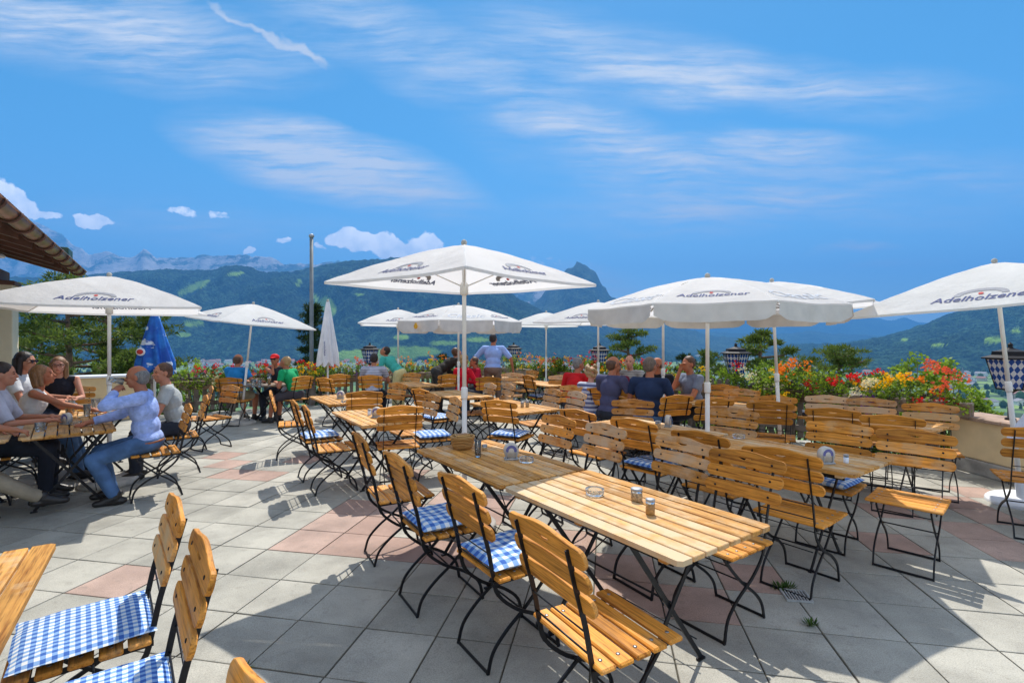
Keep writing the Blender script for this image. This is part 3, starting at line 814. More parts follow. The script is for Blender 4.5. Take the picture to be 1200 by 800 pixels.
fbl(250,1.6,[('red',-.5,1,.4,1.1,1.0),('pink',-.5,1,.4,1,.5),('white',-1,.2,-.9,.4,1.0)],'flower box with red and hanging white blooms left of the blue-shirted man',25,h=.34,hang=.5)
# shrubs beyond the right fence
for i,(px,Y,top,w,mt,lb) in enumerate([(845,10.2,1.05,.6,'leaf','bright green shrub left of the lozenge lantern on its black post'),(888,10.0,1.25,.7,'leaf','bright green shrub right of the lantern post, under the leaning pine'),
    (925,9.4,1.20,.65,'leaf','green shrub directly behind the yellow and orange flower box'),(1000,8.6,1.0,.5,'leaf_dark','dusky green shrub below the layered pine at the fence'),
    (1035,8.4,1.02,.6,'leaf','green shrub rising behind the red and white blooms'),(1072,8.0,1.22,.45,'leaf_light','light green shrub with upright shoots behind the coral blooms'),
    (1105,7.8,1.18,.45,'leaf_light','light green shrub beside the grey post near the ochre wall'),(1135,7.6,.62,.5,'leaf','low green shrub behind the end of the fence by the ochre wall')]):
    shrub((px-600)/F*Y,Y,-.9,top+.9+.12,w*1.15,lb,30+i,mt,46,70,.06)
for i,(px,Y,top,w,mt,lb) in enumerate([(655,15.0,1.15,.35,'leaf_light','light green upright shoots left of the lantern and pine, beyond the flowers'),(618,16.0,.9,.5,'leaf','green bush beyond the fence beside the right-centre lantern'),
    (228,16.5,1.15,.5,'leaf_light','light green bush beyond the fence between the blue parasol and blue-shirted man'),(250,13.0,.9,.6,'leaf_dark','dark leafy bush at the fence left of the blue-shirted man'),
    (790,12.5,.75,.5,'leaf','green shrub behind the red flowers beside the thin white pole')]):
    shrub((px-600)/F*Y,Y,-.9,top+.9,w,lb,50+i,mt,30,50,.07)
# ------------------------------------------------------------------ pines
def pn(px,Y,ytop,z0,w,label,**k):
    ht=CAMH+(400-ytop)/F*Y-z0; return pine((px-600)/F*Y,Y,z0,ht,w,label,**k)
pn(82,24,318,-7,2.6,'tall pine with a bare trunk beyond the low wall, nearest the pillar',seed=3,base=.40,n=23,dens=85,size=.17)
pn(118,27,325,-8,2.6,'tall pine behind the left parasol pole, beyond the low wall',seed=5,base=.42,n=21,dens=85,size=.17)
pn(176,26,352,-8,2.4,'pine tree rising behind the folded blue parasol',seed=8,base=.30,n=20,dens=85,size=.17)
pn(50,30,372,-9,2.2,'low pine half hidden behind the pillar on the left',seed=9,base=.30,n=22,dens=100,size=.18)
pn(148,22,410,-6,1.8,'low bushy pine between the left parasol pole and the drinking man',seed=12,base=.35,n=20,dens=100,size=.15)
pn(367,32,350,-9,1.9,'dark spruce behind the flagpole and closed white parasol',seed=4,base=.15,n=36,dens=100,size=.17,mat='needle_dark',top=0,flat=.25,cat='spruce',name='spruce_tree')
pn(732,26,380,-8,1.9,'round-topped pine with gaps, right of the central lantern',seed=6,base=.55,n=20,dens=90,size=.13,lean=.01,clr=.115,flat=.28)
pn(806,30,412,-9,1.4,'small dark tree behind the grey-shirted man\'s table',seed=7,base=.4,n=18,dens=100,size=.15,mat='needle_dark')
pn(826,32,408,-9,1.8,'low dark tree left of the near parasol pole',seed=17,base=.4,n=18,dens=100,size=.15,mat='needle')
pn(888,17,384,-5,1.45,'pine with spreading flat tufts behind the right-hand lantern',seed=10,base=.66,n=17,dens=80,size=.10,lean=.0,clr=.12,flat=.22)
pn(980,16,402,-5,1.5,'low wide layered pine right of the yellow flowers',seed=13,base=.72,n=16,dens=80,size=.09,flat=.18,clr=.12)
pn(520,40,410,-11,1.2,'tiny dark conifer beyond the orange blooms at centre',seed=15,base=.3,n=16,dens=60,size=.2,mat='needle_dark',top=0,cat='conifer')
# ------------------------------------------------------------------ building on the left
M['brown']=plain('brown_timber',(.13,.055,.035),.6,0,.3,6,.3); M['copper']=plain('copper_gutter',(.36,.17,.11),.32,.75,.35,5)
M['cream']=plain('cream_render',(.72,.62,.42),.9,0,.08,3,.2); M['green_metal']=plain('green_sheet',(.018,.06,.035),.4,.2,.15,4); M['roof_tile']=plain('roof_tile',(.22,.10,.07),.85,0,.3,9,.4)
M['soffit']=plain('soffit_board',(.17,.10,.07),.7,0,.3,5,.3)
g1=Vector((-7.93,9.12,2.8)); L=9.0
root=empty('mountain_hut',(g1.x,g1.y,0),R(125)); tag(root,'corner of a building with brown eaves, copper gutter and cream pillar at left','building')
# local x runs away from the camera along the eave; local y points into the building (-ew)
mb=MB(); vs=[]; n=10
segs=24
for i in range(segs+1):
    x=-L+L*i/segs
    for k in range(n+1):
        a=math.pi+math.pi*k/n; vs.append((x,.085*math.cos(a),2.86+.085*math.sin(a)))
fs=[(i*(n+1)+k,i*(n+1)+k+1,(i+1)*(n+1)+k+1,(i+1)*(n+1)+k) for i in range(segs) for k in range(n)]
mb.add(vs,fs,0,0,True)
mb.tube([(-L,-.085,2.865),(0,-.085,2.865)],.013,8); mb.add([(0,.085*math.cos(math.pi+math.pi*k/n),2.86+.085*math.sin(math.pi+math.pi*k/n)) for k in range(n+1)],[list(range(n+1))])
gut=mb.build('gutter',M['copper'],root)
for i in range(15):
    mb=MB(); x=-.35-i*.60; mb.tube([(x,.10*math.cos(math.pi+math.pi*k/10),2.86+.10*math.sin(math.pi+math.pi*k/10)) for k in range(11)],.014,6); mb.build('bracket',M['brown'],gut)
def slab(mb,y0,z0,y1,z1,x0,x1,th,mi=0):
    mb.add([(x0,y0,z0),(x1,y0,z0),(x1,y1,z1),(x0,y1,z1),(x0,y0,z0-th),(x1,y0,z0-th),(x1,y1,z1-th),(x0,y1,z1-th)],[(0,1,2,3),(7,6,5,4),(0,4,5,1),(1,5,6,2),(2,6,7,3),(3,7,4,0)],mi)
mb=MB(); slab(mb,.03,2.96,4.4,4.25,-L,-.05,.05); roof=mb.build('roof',M['roof_tile'],root)
mb=MB(); slab(mb,.06,2.905,4.4,4.195,-L,-.06,.025); mb.build('soffit',M['soffit'],root)
for i in range(12):
    mb=MB(); x=-.30-i*.75; slab(mb,.12,2.885,4.3,4.125,x-.05,x+.05,.12); mb.build('rafter',M['brown'],root)
for i in range(9): mb=MB(); mb.box((-.8-i*.9,.12,3.03),(.10,.04,.10),0,0,.005); mb.build('snow_guard',M['brown'],roof)
mb=MB(); mb.box((-.35,.30,3.13),(.50,.42,.15),0,0,.01); mb.build('roof_hood',M['green_metal'],roof)
mb=MB(); mb.box((-4.4,.95,2.62),(8.0,.20,.22),0,0,.01); mb.build('beam',M['brown'],root)
mb=MB(); mb.box((-.85,.90,1.25),(.40,.40,2.5),0,0,.012); mb.build('pillar',M['cream'],root)
mb=MB(); mb.box((-.85,.90,2.505),(.46,.46,.07),0,0,.01); mb.build('capital',M['brown'],root)
mb=MB(); mb.box((-5.2,3.3,1.8),(7.6,.3,3.6),0,0,0); mb.box((-1.55,1.12+.35,1.3),(.10,.10,2.6),1,0,.01); mb.build('house_wall',[M['cream'],M['brown']],root)
mb=MB(); mb.lathe([(.09,0),(.10,.02),(.07,.05),(.02,.06)],16); o=mb.build('ceiling_lamp',M['white_cap'],root); o.location=(-2.0,.7,2.78)
# flagpole
mb=MB(); mb.tube([(0,0,-1.2),(0,0,4.25)],[.055,.045],16); root=empty('flagpole',((365-600)/F*12.75,12.75,0)); mb.build('pole',M['pole_grey'],root)
mb=MB(); mb.lathe([(.05,4.25),(.065,4.26),(.065,4.31),(.02,4.34)],14); mb.build('cap',M['zinc'],root); tag(root,'bare grey metal flagpole rising beyond the back fence','flagpole')
# ------------------------------------------------------------------ landscape
def fbm(x,y,z=0,o=5,H=.9): return noise.fractal(Vector((x,y,z)),H,2.1,o)
def interp(pts,x):
    if x<=pts[0][0]: return pts[0][1]
    for (a,b) in zip(pts,pts[1:]):
        if x<=b[0]:
            t=(x-a[0])/(b[0]-a[0]); t=t*t*(3-2*t)*.5+t*.5; return a[1]+(b[1]-a[1])*t
    return pts[-1][1]
VZ=-118.0
def forest_mat(name,c1,c2,meadow=(.25,.42,.055),scale=.02,rock=None,rockmix=0):
    m,nt,b,out=newmat(name); co=coords(nt,'Object')
    n1=noise_n(nt,co,scale,6,.75); n2=noise_n(nt,co,scale*.12,4,.6); n3=noise_n(nt,co,scale*3.2,3,.7)
    c=ramp(nt,n1,[(.40,c1),(.58,c2)]); c=mixc(nt,1,c,ramp(nt,n2,[(.35,.7),(.65,1.35)]),'MULTIPLY'); c=mixc(nt,1,c,ramp(nt,n3,[(.40,.35),(.58,1.8)]),'MULTIPLY')
    if rock:
        rn_=noise_n(nt,co,scale*.35,7,.75); rz=mixc(nt,ramp(nt,noise_n(nt,co,scale*2,5,.7),[(.35,0.0),(.7,1.0)]),rock,tuple(x*1.6 for x in rock)); c=mixc(nt,ramp(nt,rn_,[(.55-rockmix,0.0),(.62-rockmix,1.0)]),c,rz)
    me=attr(nt,'meadow'); mm=mixc(nt,noise_n(nt,co,scale*.8,3),meadow,tuple(x*.7 for x in meadow)); c=mixc(nt,me,c,mm)
    Lk(nt,c,b.inputs['Base Color']); b.inputs['Roughness'].default_value=1; b.inputs['Specular IOR Level'].default_value=.05
    bm_=N(nt,'ShaderNodeBump'); bm_.inputs['Strength'].default_value=1.0; bm_.inputs['Distance'].default_value=22; Lk(nt,n3,bm_.inputs['Height']); Lk(nt,bm_.outputs[0],b.inputs['Normal'])
    return m
def ridge(name,pts,Yf,Yc,mat,zf=VZ,p=1.0,spur=.10,sp_scale=700,meadows=(),x0=-500,x1=1700,dx=4,rows=110,jag=1.5,jag_s=60,tree=0,seed=0,back=1.35):
    me=bpy.data.meshes.new(name); vs=[]; mv=[]; cols=int((x1-x0)/dx)+1
    for j in range(rows+1):
        t=back*j/rows
        for i in range(cols):
            px=x0+dx*i; u=(px-600)/F; Y=Yf+(Yc-Yf)*t; X=u*Y
            py=interp(pts,px)+jag*noise.fractal(Vector((px/jag_s,seed,0)),.8,2.2,5)
            zc=CAMH+(400-py)/F*Yc
            if t<=1: f=t**p; z=zf+(zc-zf)*f
            else: f=1; z=zc-(zc-zf)*((t-1)/(back-1))*.5
            A=(zc-zf)*spur
            e=min(1,t*4)*min(1,max(0,1-t)*3.5+.04)
            rg=1-abs(noise.fractal(Vector((X/sp_scale,Y/(sp_scale*2.2),seed+.5)),.85,2.1,5))*1.6
            z+=A*(rg-.6)*e
            if tree: z+=tree*noise.noise(Vector((X/23,Y/23,seed)))*min(1,t*6)
            vs.append((X,Y,z))
            if meadows:
                qx=600+F*X/Y; qy=400-F*(z-CAMH)/Y; w=0
                nn=.35*noise.noise(Vector((qx/9,qy/6,seed)))+.2*noise.noise(Vector((qx/3,qy/2.5,seed)))
                for (mx,my,rx,ry,an) in meadows:
                    c_,s_=math.cos(R(an)),math.sin(R(an)); a=(qx-mx)*c_-(qy-my)*s_; b_=(qx-mx)*s_+(qy-my)*c_
                    d=(a/rx)**2+(b_/ry)**2+nn
                    if d<1: w=max(w,min(1,(1-d)*4))
                mv.append(w)
            else: mv.append(0)
    fs=[(j*cols+i,j*cols+i+1,(j+1)*cols+i+1,(j+1)*cols+i) for j in range(rows) for i in range(cols-1)]
    me.from_pydata(vs,[],fs); me.materials.append(mat); me.polygons.foreach_set('use_smooth',[True]*len(fs))
    a=me.attributes.new('meadow','FLOAT','POINT'); a.data.foreach_set('value',mv); me.update()
    o=link(name,me); tag(o,kind='structure'); return o
f_main=forest_mat('mountain_forest',(.005,.017,.013),(.028,.062,.036),scale=.018)
f_far=forest_mat('far_forest',(.015,.035,.018),(.04,.07,.035),scale=.012)
f_rock=forest_mat('rocky_mountain',(.02,.04,.03),(.05,.08,.05),scale=.006,rock=(.30,.29,.28),rockmix=.10)
f_steep=forest_mat('steep_mountain',(.015,.03,.018),(.035,.06,.03),scale=.010,rock=(.20,.20,.20),rockmix=-.08)
ridge('rocky_range',[(-500,215),(-100,235),(20,252),(40,257),(67,272),(90,288),(107,298),(122,294),(140,300),(152,302),(170,293.5),(183,301),(195,302.5),(220,300),(247,298.5),(285,298),(314,301),(348,310),(397,306),(450,330),(560,350),(800,395),(1700,430)],7200,9300,f_rock,spur=.16,sp_scale=1500,jag=4.0,jag_s=18,seed=1,x0=-600,x1=900,p=.9)
ridge('forested_mountain',[(-500,330),(0,325),(100,322),(150,318),(195,315),(225,316),(249,316),(267,311),(294,311.5),(304,318),(341,317.6),(364,313),(388,308),(409,305.6),(430,304),(470,300),(520,305),(560,322),(589,336),(612,352),(640,366),(680,385),(740,402),(800,415),(1700,430)],2900,4300,f_main,p=.80,spur=.22,sp_scale=520,tree=9,seed=3,x0=-500,x1=860,dx=2.5,rows=210,jag=1.2,jag_s=12,
  meadows=[(226,337,22,4.5,24),(275,321,11,2.2,8),(350,331,2.5,5,-20),(372,352,3.5,10,32),(385,359,9,13,25),(228,379,13,4,0),(215,392,9,3,0),(440,418,55,10,0),(365,372,6,4,0),(90,385,16,5,0),(470,395,10,3,0),(560,398,14,3,0),(20,350,14,4,0),(420,345,5,2,0),(520,402,16,3,0),(480,412,40,7,0),(300,428,60,3,0)])
ridge('steep_mountain',[(-500,430),(560,420),(590,392),(612,368),(632,350),(644,334),(655,327),(668,313),(676,308),(686,310.5),(697,319),(706,333),(716,346),(735,360),(760,370),(790,380),(830,392),(900,402),(1700,430)],5000,6600,f_steep,p=.85,spur=.20,sp_scale=1000,seed=5,x0=540,x1=1000,dx=2,rows=130,jag=3.0,jag_s=9)
ridge('gap_mountain',[(-500,400),(500,380),(560,350),(590,332),(610,328),(640,330),(700,345),(730,365),(780,395),(860,430),(1700,430)],7500,9000,f_rock,p=.9,spur=.18,sp_scale=1200,seed=7,x0=500,x1=1000,dx=3,rows=90,jag=3,jag_s=16)
ridge('distant_range',[(600,385),(700,366),(760,366),(850,372),(905,374),(920,371),(945,374),(968,369),(983,364.5),(998,370),(1013,368.5),(1028,373),(1045,376),(1059,371),(1075,377),(1100,382),(1150,380),(1250,375),(1700,370)],10500,13000,f_far,p=1,spur=.15,sp_scale=1800,seed=9,x0=640,x1=1700,dx=3,rows=80,jag=1.2,jag_s=15)
ridge('middle_blue_hills',[(600,400),(700,378),(760,380),(820,388),(900,392),(950,388),(1000,392),(1100,396),(1700,400)],7500,9000,f_far,p=1,spur=.2,sp_scale=1200,seed=10,x0=640,x1=1700,dx=3,rows=80,jag=1.5,jag_s=20)
ridge('wooded_hill',[(700,425),(860,412),(905,407),(930,403),(980,402),(1020,397),(1050,393),(1100,390),(1700,380)],3400,4300,f_main,p=.8,spur=.15,sp_scale=500,tree=8,seed=11,x0=800,x1=1700,dx=3,rows=90,jag=1.2,jag_s=9)
ridge('right_slope',[(700,430),(940,415),(980,405),(1010,399),(1035,394),(1060,387),(1084,379),(1108,369),(1130,361),(1160,352),(1200,342),(1260,325),(1400,290),(1700,250)],1900,3300,f_main,p=.85,spur=.16,sp_scale=420,tree=8,seed=13,x0=940,x1=1750,dx=2.5,rows=160,jag=1.2,jag_s=9,
  meadows=[(1165,398,14,3,0),(1060,398,4,2,0),(1100,404,12,2,0),(1190,388,8,2,0)])
# valley floor
def valley_mat():
    m,nt,b,out=newmat('valley_fields'); co=coords(nt,'Object')
    vo=N(nt,'ShaderNodeTexVoronoi'); vo.inputs['Scale'].default_value=.006; Lk(nt,co,vo.inputs['Vector'])
    c=ramp(nt,math_n(nt,'FRACT',math_n(nt,'MULTIPLY',vo.outputs['Color'],3.7)),[(0,(.09,.17,.035)),(.5,(.15,.25,.05)),(1,(.20,.29,.07))])
    w=noise_n(nt,co,.012,5,.7); c=mixc(nt,ramp(nt,w,[(.50,0.0),(.56,1.0)]),c,(.03,.06,.02)); 
    Lk(nt,c,b.inputs['Base Color']); b.inputs['Roughness'].default_value=1; return m
mb=MB(); g=60
vs=[];fs=[]
for j in range(g+1):
    for i in range(g+1):
        vs.append((-15000+30000*i/g, -1200+16500*(j/g)**1.6, VZ))
fs=[(j*(g+1)+i,j*(g+1)+i+1,(j+1)*(g+1)+i+1,(j+1)*(g+1)+i) for j in range(g) for i in range(g)]
mb.add(vs,fs); tag(mb.build('valley_floor',valley_mat()),kind='structure')
# hillside falling from the terrace
vs=[];fs=[];n1,n2=60,60
for j in range(n2+1):
    r=3+700*(j/n2)**2.2
    for i in range(n1+1):
        a=R(-20+220*i/n1); x=-.5+r*math.cos(a)*1.1; y=3+r*math.sin(a)
        d=max(0,r-13); z=-2.6-(120)*(1-math.exp(-(d/230)**1.15))+.8*noise.noise(Vector((x/9,y/9,0)))*min(1,d/10)
        vs.append((x,y,z))
fs=[(j*(n1+1)+i,j*(n1+1)+i+1,(j+1)*(n1+1)+i+1,(j+1)*(n1+1)+i) for j in range(n2) for i in range(n1)]
mb=MB(); mb.add(vs,fs,0,0,True); tag(mb.build('hillside',plain('hillside_grass',(.07,.12,.03),.95,0,.4,.5)),kind='structure')
# ------------------------------------------------------------------ town
hw=[plain('house_wall',(.86,.85,.82),.9,0,.05,1),plain('house_wall_cream',(.66,.58,.45),.9,0,.05,1)]
hr=[plain('house_roof',(.24,.10,.07),.8,0,.2,1),plain('house_roof_grey',(.20,.20,.21),.8,0,.2,1),plain('house_roof_dark',(.11,.075,.06),.8,0,.2,1)]
def house_mesh(w,l,h,rf,wm,rm,win):
    mb=MB(); mb.add([(-w/2,-l/2,0),(w/2,-l/2,0),(w/2,l/2,0),(-w/2,l/2,0),(-w/2,-l/2,h),(w/2,-l/2,h),(w/2,l/2,h),(-w/2,l/2,h),(0,-l/2,h+rf),(0,l/2,h+rf)],
      [(0,1,5,8,4),(2,3,7,9,6),(1,2,6,5),(3,0,4,7)],0)
    o=1.0
    for s in (-1,1): mb.add([(0,-l/2-o,h+rf+.15),(0,l/2+o,h+rf+.15),(s*(w/2+o),l/2+o,h-rf*.12),(s*(w/2+o),-l/2-o,h-rf*.12),(0,-l/2-o,h+rf-.2),(0,l/2+o,h+rf-.2),(s*(w/2+o),l/2+o,h-rf*.12-.3),(s*(w/2+o),-l/2-o,h-rf*.12-.3)],[(0,1,2,3),(4,7,6,5),(0,3,7,4),(1,5,6,2),(2,6,7,3)],1)
    for k in range(3):
        for fl in range(int(h//2.7)):
            mb.box((-w/2+w*(k+.5)/3,-l/2-.03,1.5+2.7*fl),(1.2,.1,1.3),2)
    return mb.mesh('house',[wm,rm,win])
win=plain('window_dark',(.04,.05,.06),.2)
HM=[house_mesh(11,13,6,2.6,hw[0],hr[0],win),house_mesh(12,16,6,3,hw[0],hr[1],win),house_mesh(10,12,5.6,2.6,hw[1],hr[0],win),house_mesh(13,22,9,3,hw[0],hr[2],win),house_mesh(18,40,8,1.5,hw[0],hr[1],win)]
kinds=['white house with a red gabled roof in the valley town','white house with a grey roof in the valley town','cream house with a red roof in the valley town','white apartment block with a brown roof in the valley town','long white hall with a grey roof in the valley town']
rn=random.Random(21); cnt=0
zones=[(195,440,418,432,118),(400,560,424,440,22),(600,720,423,440,45),(790,960,418,447,46),(1090,1215,424,475,50),(1100,1130,408,420,4),(960,1090,420,438,12)]
for (xa,xb,ya,yb,n) in zones:
    for _ in range(n):
        px=rn.uniform(xa,xb); py=ya+(yb-ya)*rn.random(); Y=(CAMH-VZ)*F/(py-400); k=rn.choices(range(5),[4,4,3,2,.8])[0]
        o=link('house',HM[k],None,((px-600)/F*Y,Y,VZ-.3),rn.choice([.3,.3+math.pi/2,-.5])+rn.uniform(-.1,.1)); o.scale=[1.0+1.1*min(1,Y/2600)]*3; tag(o,kinds[k],'house','houses of the town spread over the valley floor')
# church tower
Y=1500; mb=MB(); mb.box((0,0,12),(6,6,24)); mb.add([(-3.4,-3.4,24),(3.4,-3.4,24),(3.4,3.4,24),(-3.4,3.4,24),(0,0,42)],[(0,1,4),(1,2,4),(2,3,4),(3,0,4),(3,2,1,0)],1)
mb.box((9,0,5),(12,9,10)); mb.add([(3,-5.5,10),(15.5,-5.5,10),(15.5,5.5,10),(3,5.5,10),(3,0,15),(15.5,0,15)],[(0,1,5,4),(2,3,4,5),(1,2,5),(3,0,4),(3,2,1,0)],2)
o=mb.build('church',[hw[0],hr[1],hr[0]]); o.location=((1128-600)/F*Y,Y,VZ); tag(o,'small white church with a pointed grey spire among the right-hand houses','church')
# valley woods: low-poly crowns beyond counting
mb=MB()
rn=random.Random(5)
def blob(mb,x,y,z,r,h,con):
    n=6; vs=[(0,0,h)]
    for (zz,rr) in ((.75,.45 if con else .75),(.35,.8 if con else 1),(.02,.9 if con else .7)):
        for k in range(n):
            a=2*math.pi*k/n+zz*3; q=rn.uniform(.8,1.15); vs.append((r*rr*q*math.cos(a),r*rr*q*math.sin(a),h*zz))
    fs=[(0,1+k,1+(k+1)%n) for k in range(n)]
    for i in range(2): fs+=[(1+i*n+k,1+(i+1)*n+k,1+(i+1)*n+(k+1)%n,1+i*n+(k+1)%n) for k in range(n)]
    mb.add([(x+a,y+b,z+c) for a,b,c in vs],fs,0,rn.random())
for _ in range(5200):
    px=rn.uniform(-150,1350); py=400+19+rn.random()**1.5*60; Y=(CAMH-VZ)*F/(py-400); X=(px-600)/F*Y
    if noise.noise(Vector((X/260,Y/260,2)))< -.02 and rn.random()<.85: continue
    con=rn.random()<.5; h=rn.uniform(9,20); blob(mb,X,Y,VZ,h*(.25 if con else .42),h,con)
o=mb.build('valley_woods',M['needle_dark' if False else 'leaf_dark']); tag(o,'scattered woods and hedges across the valley floor','woods',None,'stuff')
# ------------------------------------------------------------------ haze, sky, sun, camera
HAZE=True
if HAZE:
    mb=MB(); mb.box((0,0,0),(32000,18000,2600)); m=bpy.data.materials.new('haze_air'); m.use_nodes=True; nt=m.node_tree; nt.nodes.clear()
    out=nt.nodes.new('ShaderNodeOutputMaterial'); v=nt.nodes.new('ShaderNodeVolumePrincipled'); v.inputs['Color'].default_value=HAZE_C; v.inputs['Density'].default_value=HAZE_D; v.inputs['Anisotropy'].default_value=.0
    Lk(nt,v.outputs[0],out.inputs['Volume']); o=mb.build('haze',m); o.location=(0,7300,1300+VZ-6); tag(o,'clear blue summer air over the valley','haze',None,'stuff')
w=bpy.data.worlds.new('World'); scene.world=w; w.use_nodes=True; nt=w.node_tree; nt.nodes.clear()
out=nt.nodes.new('ShaderNodeOutputWorld'); bg=nt.nodes.new('ShaderNodeBackground'); Lk(nt,bg.outputs[0],out.inputs[0]); bg.inputs[1].default_value=SKY_S
sky=nt.nodes.new('ShaderNodeTexSky'); sky.sky_type='NISHITA'; sky.sun_disc=False; sky.sun_elevation=R(58); sky.sun_rotation=R(8); sky.altitude=1800; sky.air_density=1.0; sky.dust_density=.6; sky.ozone_density=3.0
tc=nt.nodes.new('ShaderNodeTexCoord'); sp=N(nt,'ShaderNodeSeparateXYZ'); Lk(nt,tc.outputs['Generated'],sp.inputs[0])
yy=math_n(nt,'MAXIMUM',sp.outputs[1],.05); U=math_n(nt,'DIVIDE',sp.outputs[0],yy); V=math_n(nt,'DIVIDE',sp.outputs[2],yy)
cb=N(nt,'ShaderNodeCombineXYZ'); Lk(nt,U,cb.inputs[0]); Lk(nt,V,cb.inputs[1])
def warp(amt,scale,det=4):
    n=nt.nodes.new('ShaderNodeTexNoise'); n.inputs['Scale'].default_value=scale; n.inputs['Detail'].default_value=det; Lk(nt,cb.outputs[0],n.inputs['Vector'])
    s=N(nt,'ShaderNodeVectorMath',operation='SUBTRACT'); Lk(nt,n.outputs['Color'],s.inputs[0]); s.inputs[1].default_value=(.5,.5,.5)
    q=N(nt,'ShaderNodeVectorMath',operation='SCALE'); Lk(nt,s.outputs[0],q.inputs[0]); q.inputs['Scale'].default_value=amt
    a=N(nt,'ShaderNodeVectorMath',operation='ADD'); Lk(nt,cb.outputs[0],a.inputs[0]); Lk(nt,q.outputs[0],a.inputs[1]); return a.outputs[0]
W1=warp(.13,2.6,5); W3=warp(.05,3.5,7); W2=warp(.045,22,6)
def blobf(vec,px,py,rx,ry,ang,amp,hard):
    mp=nt.nodes.new('ShaderNodeMapping'); mp.vector_type='TEXTURE'; mp.inputs['Location'].default_value=((px-600)/F,(400-py)/F,0); mp.inputs['Rotation'].default_value=(0,0,R(ang)); mp.inputs['Scale'].default_value=(rx/F,ry/F,1)
    Lk(nt,vec,mp.inputs[0]); ln=N(nt,'ShaderNodeVectorMath',operation='LENGTH'); Lk(nt,mp.outputs[0],ln.inputs[0])
    d=math_n(nt,'SUBTRACT',1.0,ln.outputs['Value']); d=math_n(nt,'MULTIPLY',d,hard,clamp=True); d=math_n(nt,'SMOOTH_MIN',d,1.0,.2) if False else d
    return math_n(nt,'MULTIPLY',d,amp)
def total(lst):
    s=lst[0]
    for x in lst[1:]: s=math_n(nt,'ADD',s,x)
    return math_n(nt,'MINIMUM',s,1.0)
# wispy streak texture, stretched along each streak
def streak(ang,sx,sy,lo,hi,vec):
    mp=nt.nodes.new('ShaderNodeMapping'); mp.inputs['Rotation'].default_value=(0,0,R(-ang)); mp.inputs['Scale'].default_value=(sx,sy,1); Lk(nt,vec,mp.inputs[0])
    return ramp(nt,noise_n(nt,mp.outputs[0],1.0,8,.62),[(lo,0.0),(hi,1.0)])
env1=total([blobf(W1,*a) for a in [(120,40,300,75,-10,.75,1.2),(385,195,215,48,-14,1.0,1.3),(480,60,260,60,-24,.60,1.2),(720,70,260,60,-12,.42,1.2),(900,100,300,45,-3,.55,1.2),(860,250,330,30,0,.45,1.2),(700,165,200,60,-30,.45,1.2),(1050,200,260,45,-4,.45,1.1),(260,265,260,35,-6,.30,1.2),(800,200,300,60,-10,.35,1.2),(1000,295,60,8,6,.8,1.4),(1060,310,80,7,8,.6,1.4),(900,180,150,24,8,.5,1.2),(680,340,80,40,0,.7,1.2)]])
s1=streak(-14,1.8,9,.36,.64,W3); s2=streak(-9,7.0,85,.34,.64,W3); s3=streak(-27,3.2,26,.42,.66,W3)
ci=math_n(nt,'MULTIPLY',env1,math_n(nt,'ADD',math_n(nt,'MULTIPLY',math_n(nt,'MULTIPLY',s1,math_n(nt,'ADD',s2,.35)),.95),math_n(nt,'MULTIPLY',s3,.38)),clamp=True)
bri=total([blobf(W2,*a) for a in [(318,45,78,5,-25,.9,1.5),(262,18,30,5,-35,.6,1.5),(355,60,34,7,-35,.9,1.5),(470,222,70,10,-10,.55,1.5)]])
env2=total([blobf(W2,*a) for a in [(8,232,34,24,-25,1.2,2.6),(35,246,18,12,-20,1.1,2.4),(60,252,17,9,-8,1.0,2.4),(110,260,27,11,-3,1.2,2.6),(95,257,12,9,0,1.0,2.4),(212,249,24,8,-10,.75,2.0),(255,254,20,7,-12,.7,2.0),(291,296,9,6,0,1.1,2.4),(331,281,13,6,0,.8,2.0),(378,287,9,6,0,.7,2),(404,278,21,15,0,1.3,3),(425,284,24,12,0,1.3,3),(452,288,24,16,-5,1.3,3),(480,292,30,11,0,1.2,3),(500,287,24,13,-5,1.2,3),(530,296,30,8,0,1.0,3),(640,305,40,9,0,.5,2),(700,318,20,14,-30,.5,1.6)]])
cum=ramp(nt,math_n(nt,'SUBTRACT',math_n(nt,'MULTIPLY',env2,1.25),math_n(nt,'MULTIPLY',noise_n(nt,cb.outputs[0],85,7,.6),1.25)),[(-.0+.0,0.0),(.42,1.0)])
hs=nt.nodes.new('ShaderNodeHueSaturation'); hs.inputs['Saturation'].default_value=SKY_SAT; hs.inputs['Value'].default_value=.80; hs.inputs['Hue'].default_value=SKY_HUE; Lk(nt,sky.outputs[0],hs.inputs['Color'])
cld=.93/SKY_S/2**EXPO
c=mixc(nt,math_n(nt,'MULTIPLY',ci,1.55,clamp=True),hs.outputs[0],(cld*.96,cld*1.02,cld*1.06)); c=mixc(nt,math_n(nt,'MULTIPLY',bri,.75,clamp=True),c,(cld*.95,cld*.98,cld)); c=mixc(nt,math_n(nt,'MULTIPLY',cum,.97),c,mixc(nt,ramp(nt,noise_n(nt,cb.outputs[0],30,4,.5),[(.35,0.0),(.6,1.0)]),(cld*1.7,cld*1.8,cld*1.95),(cld*2.4,cld*2.35,cld*2.3)))
hz=math_n(nt,'SUBTRACT',1.0,math_n(nt,'DIVIDE',math_n(nt,'ABSOLUTE',V),.42),clamp=True); hz=math_n(nt,'MULTIPLY',math_n(nt,'POWER',hz,1.6),.42)
c=mixc(nt,hz,c,(cld*.66,cld*.86,cld*1.08))
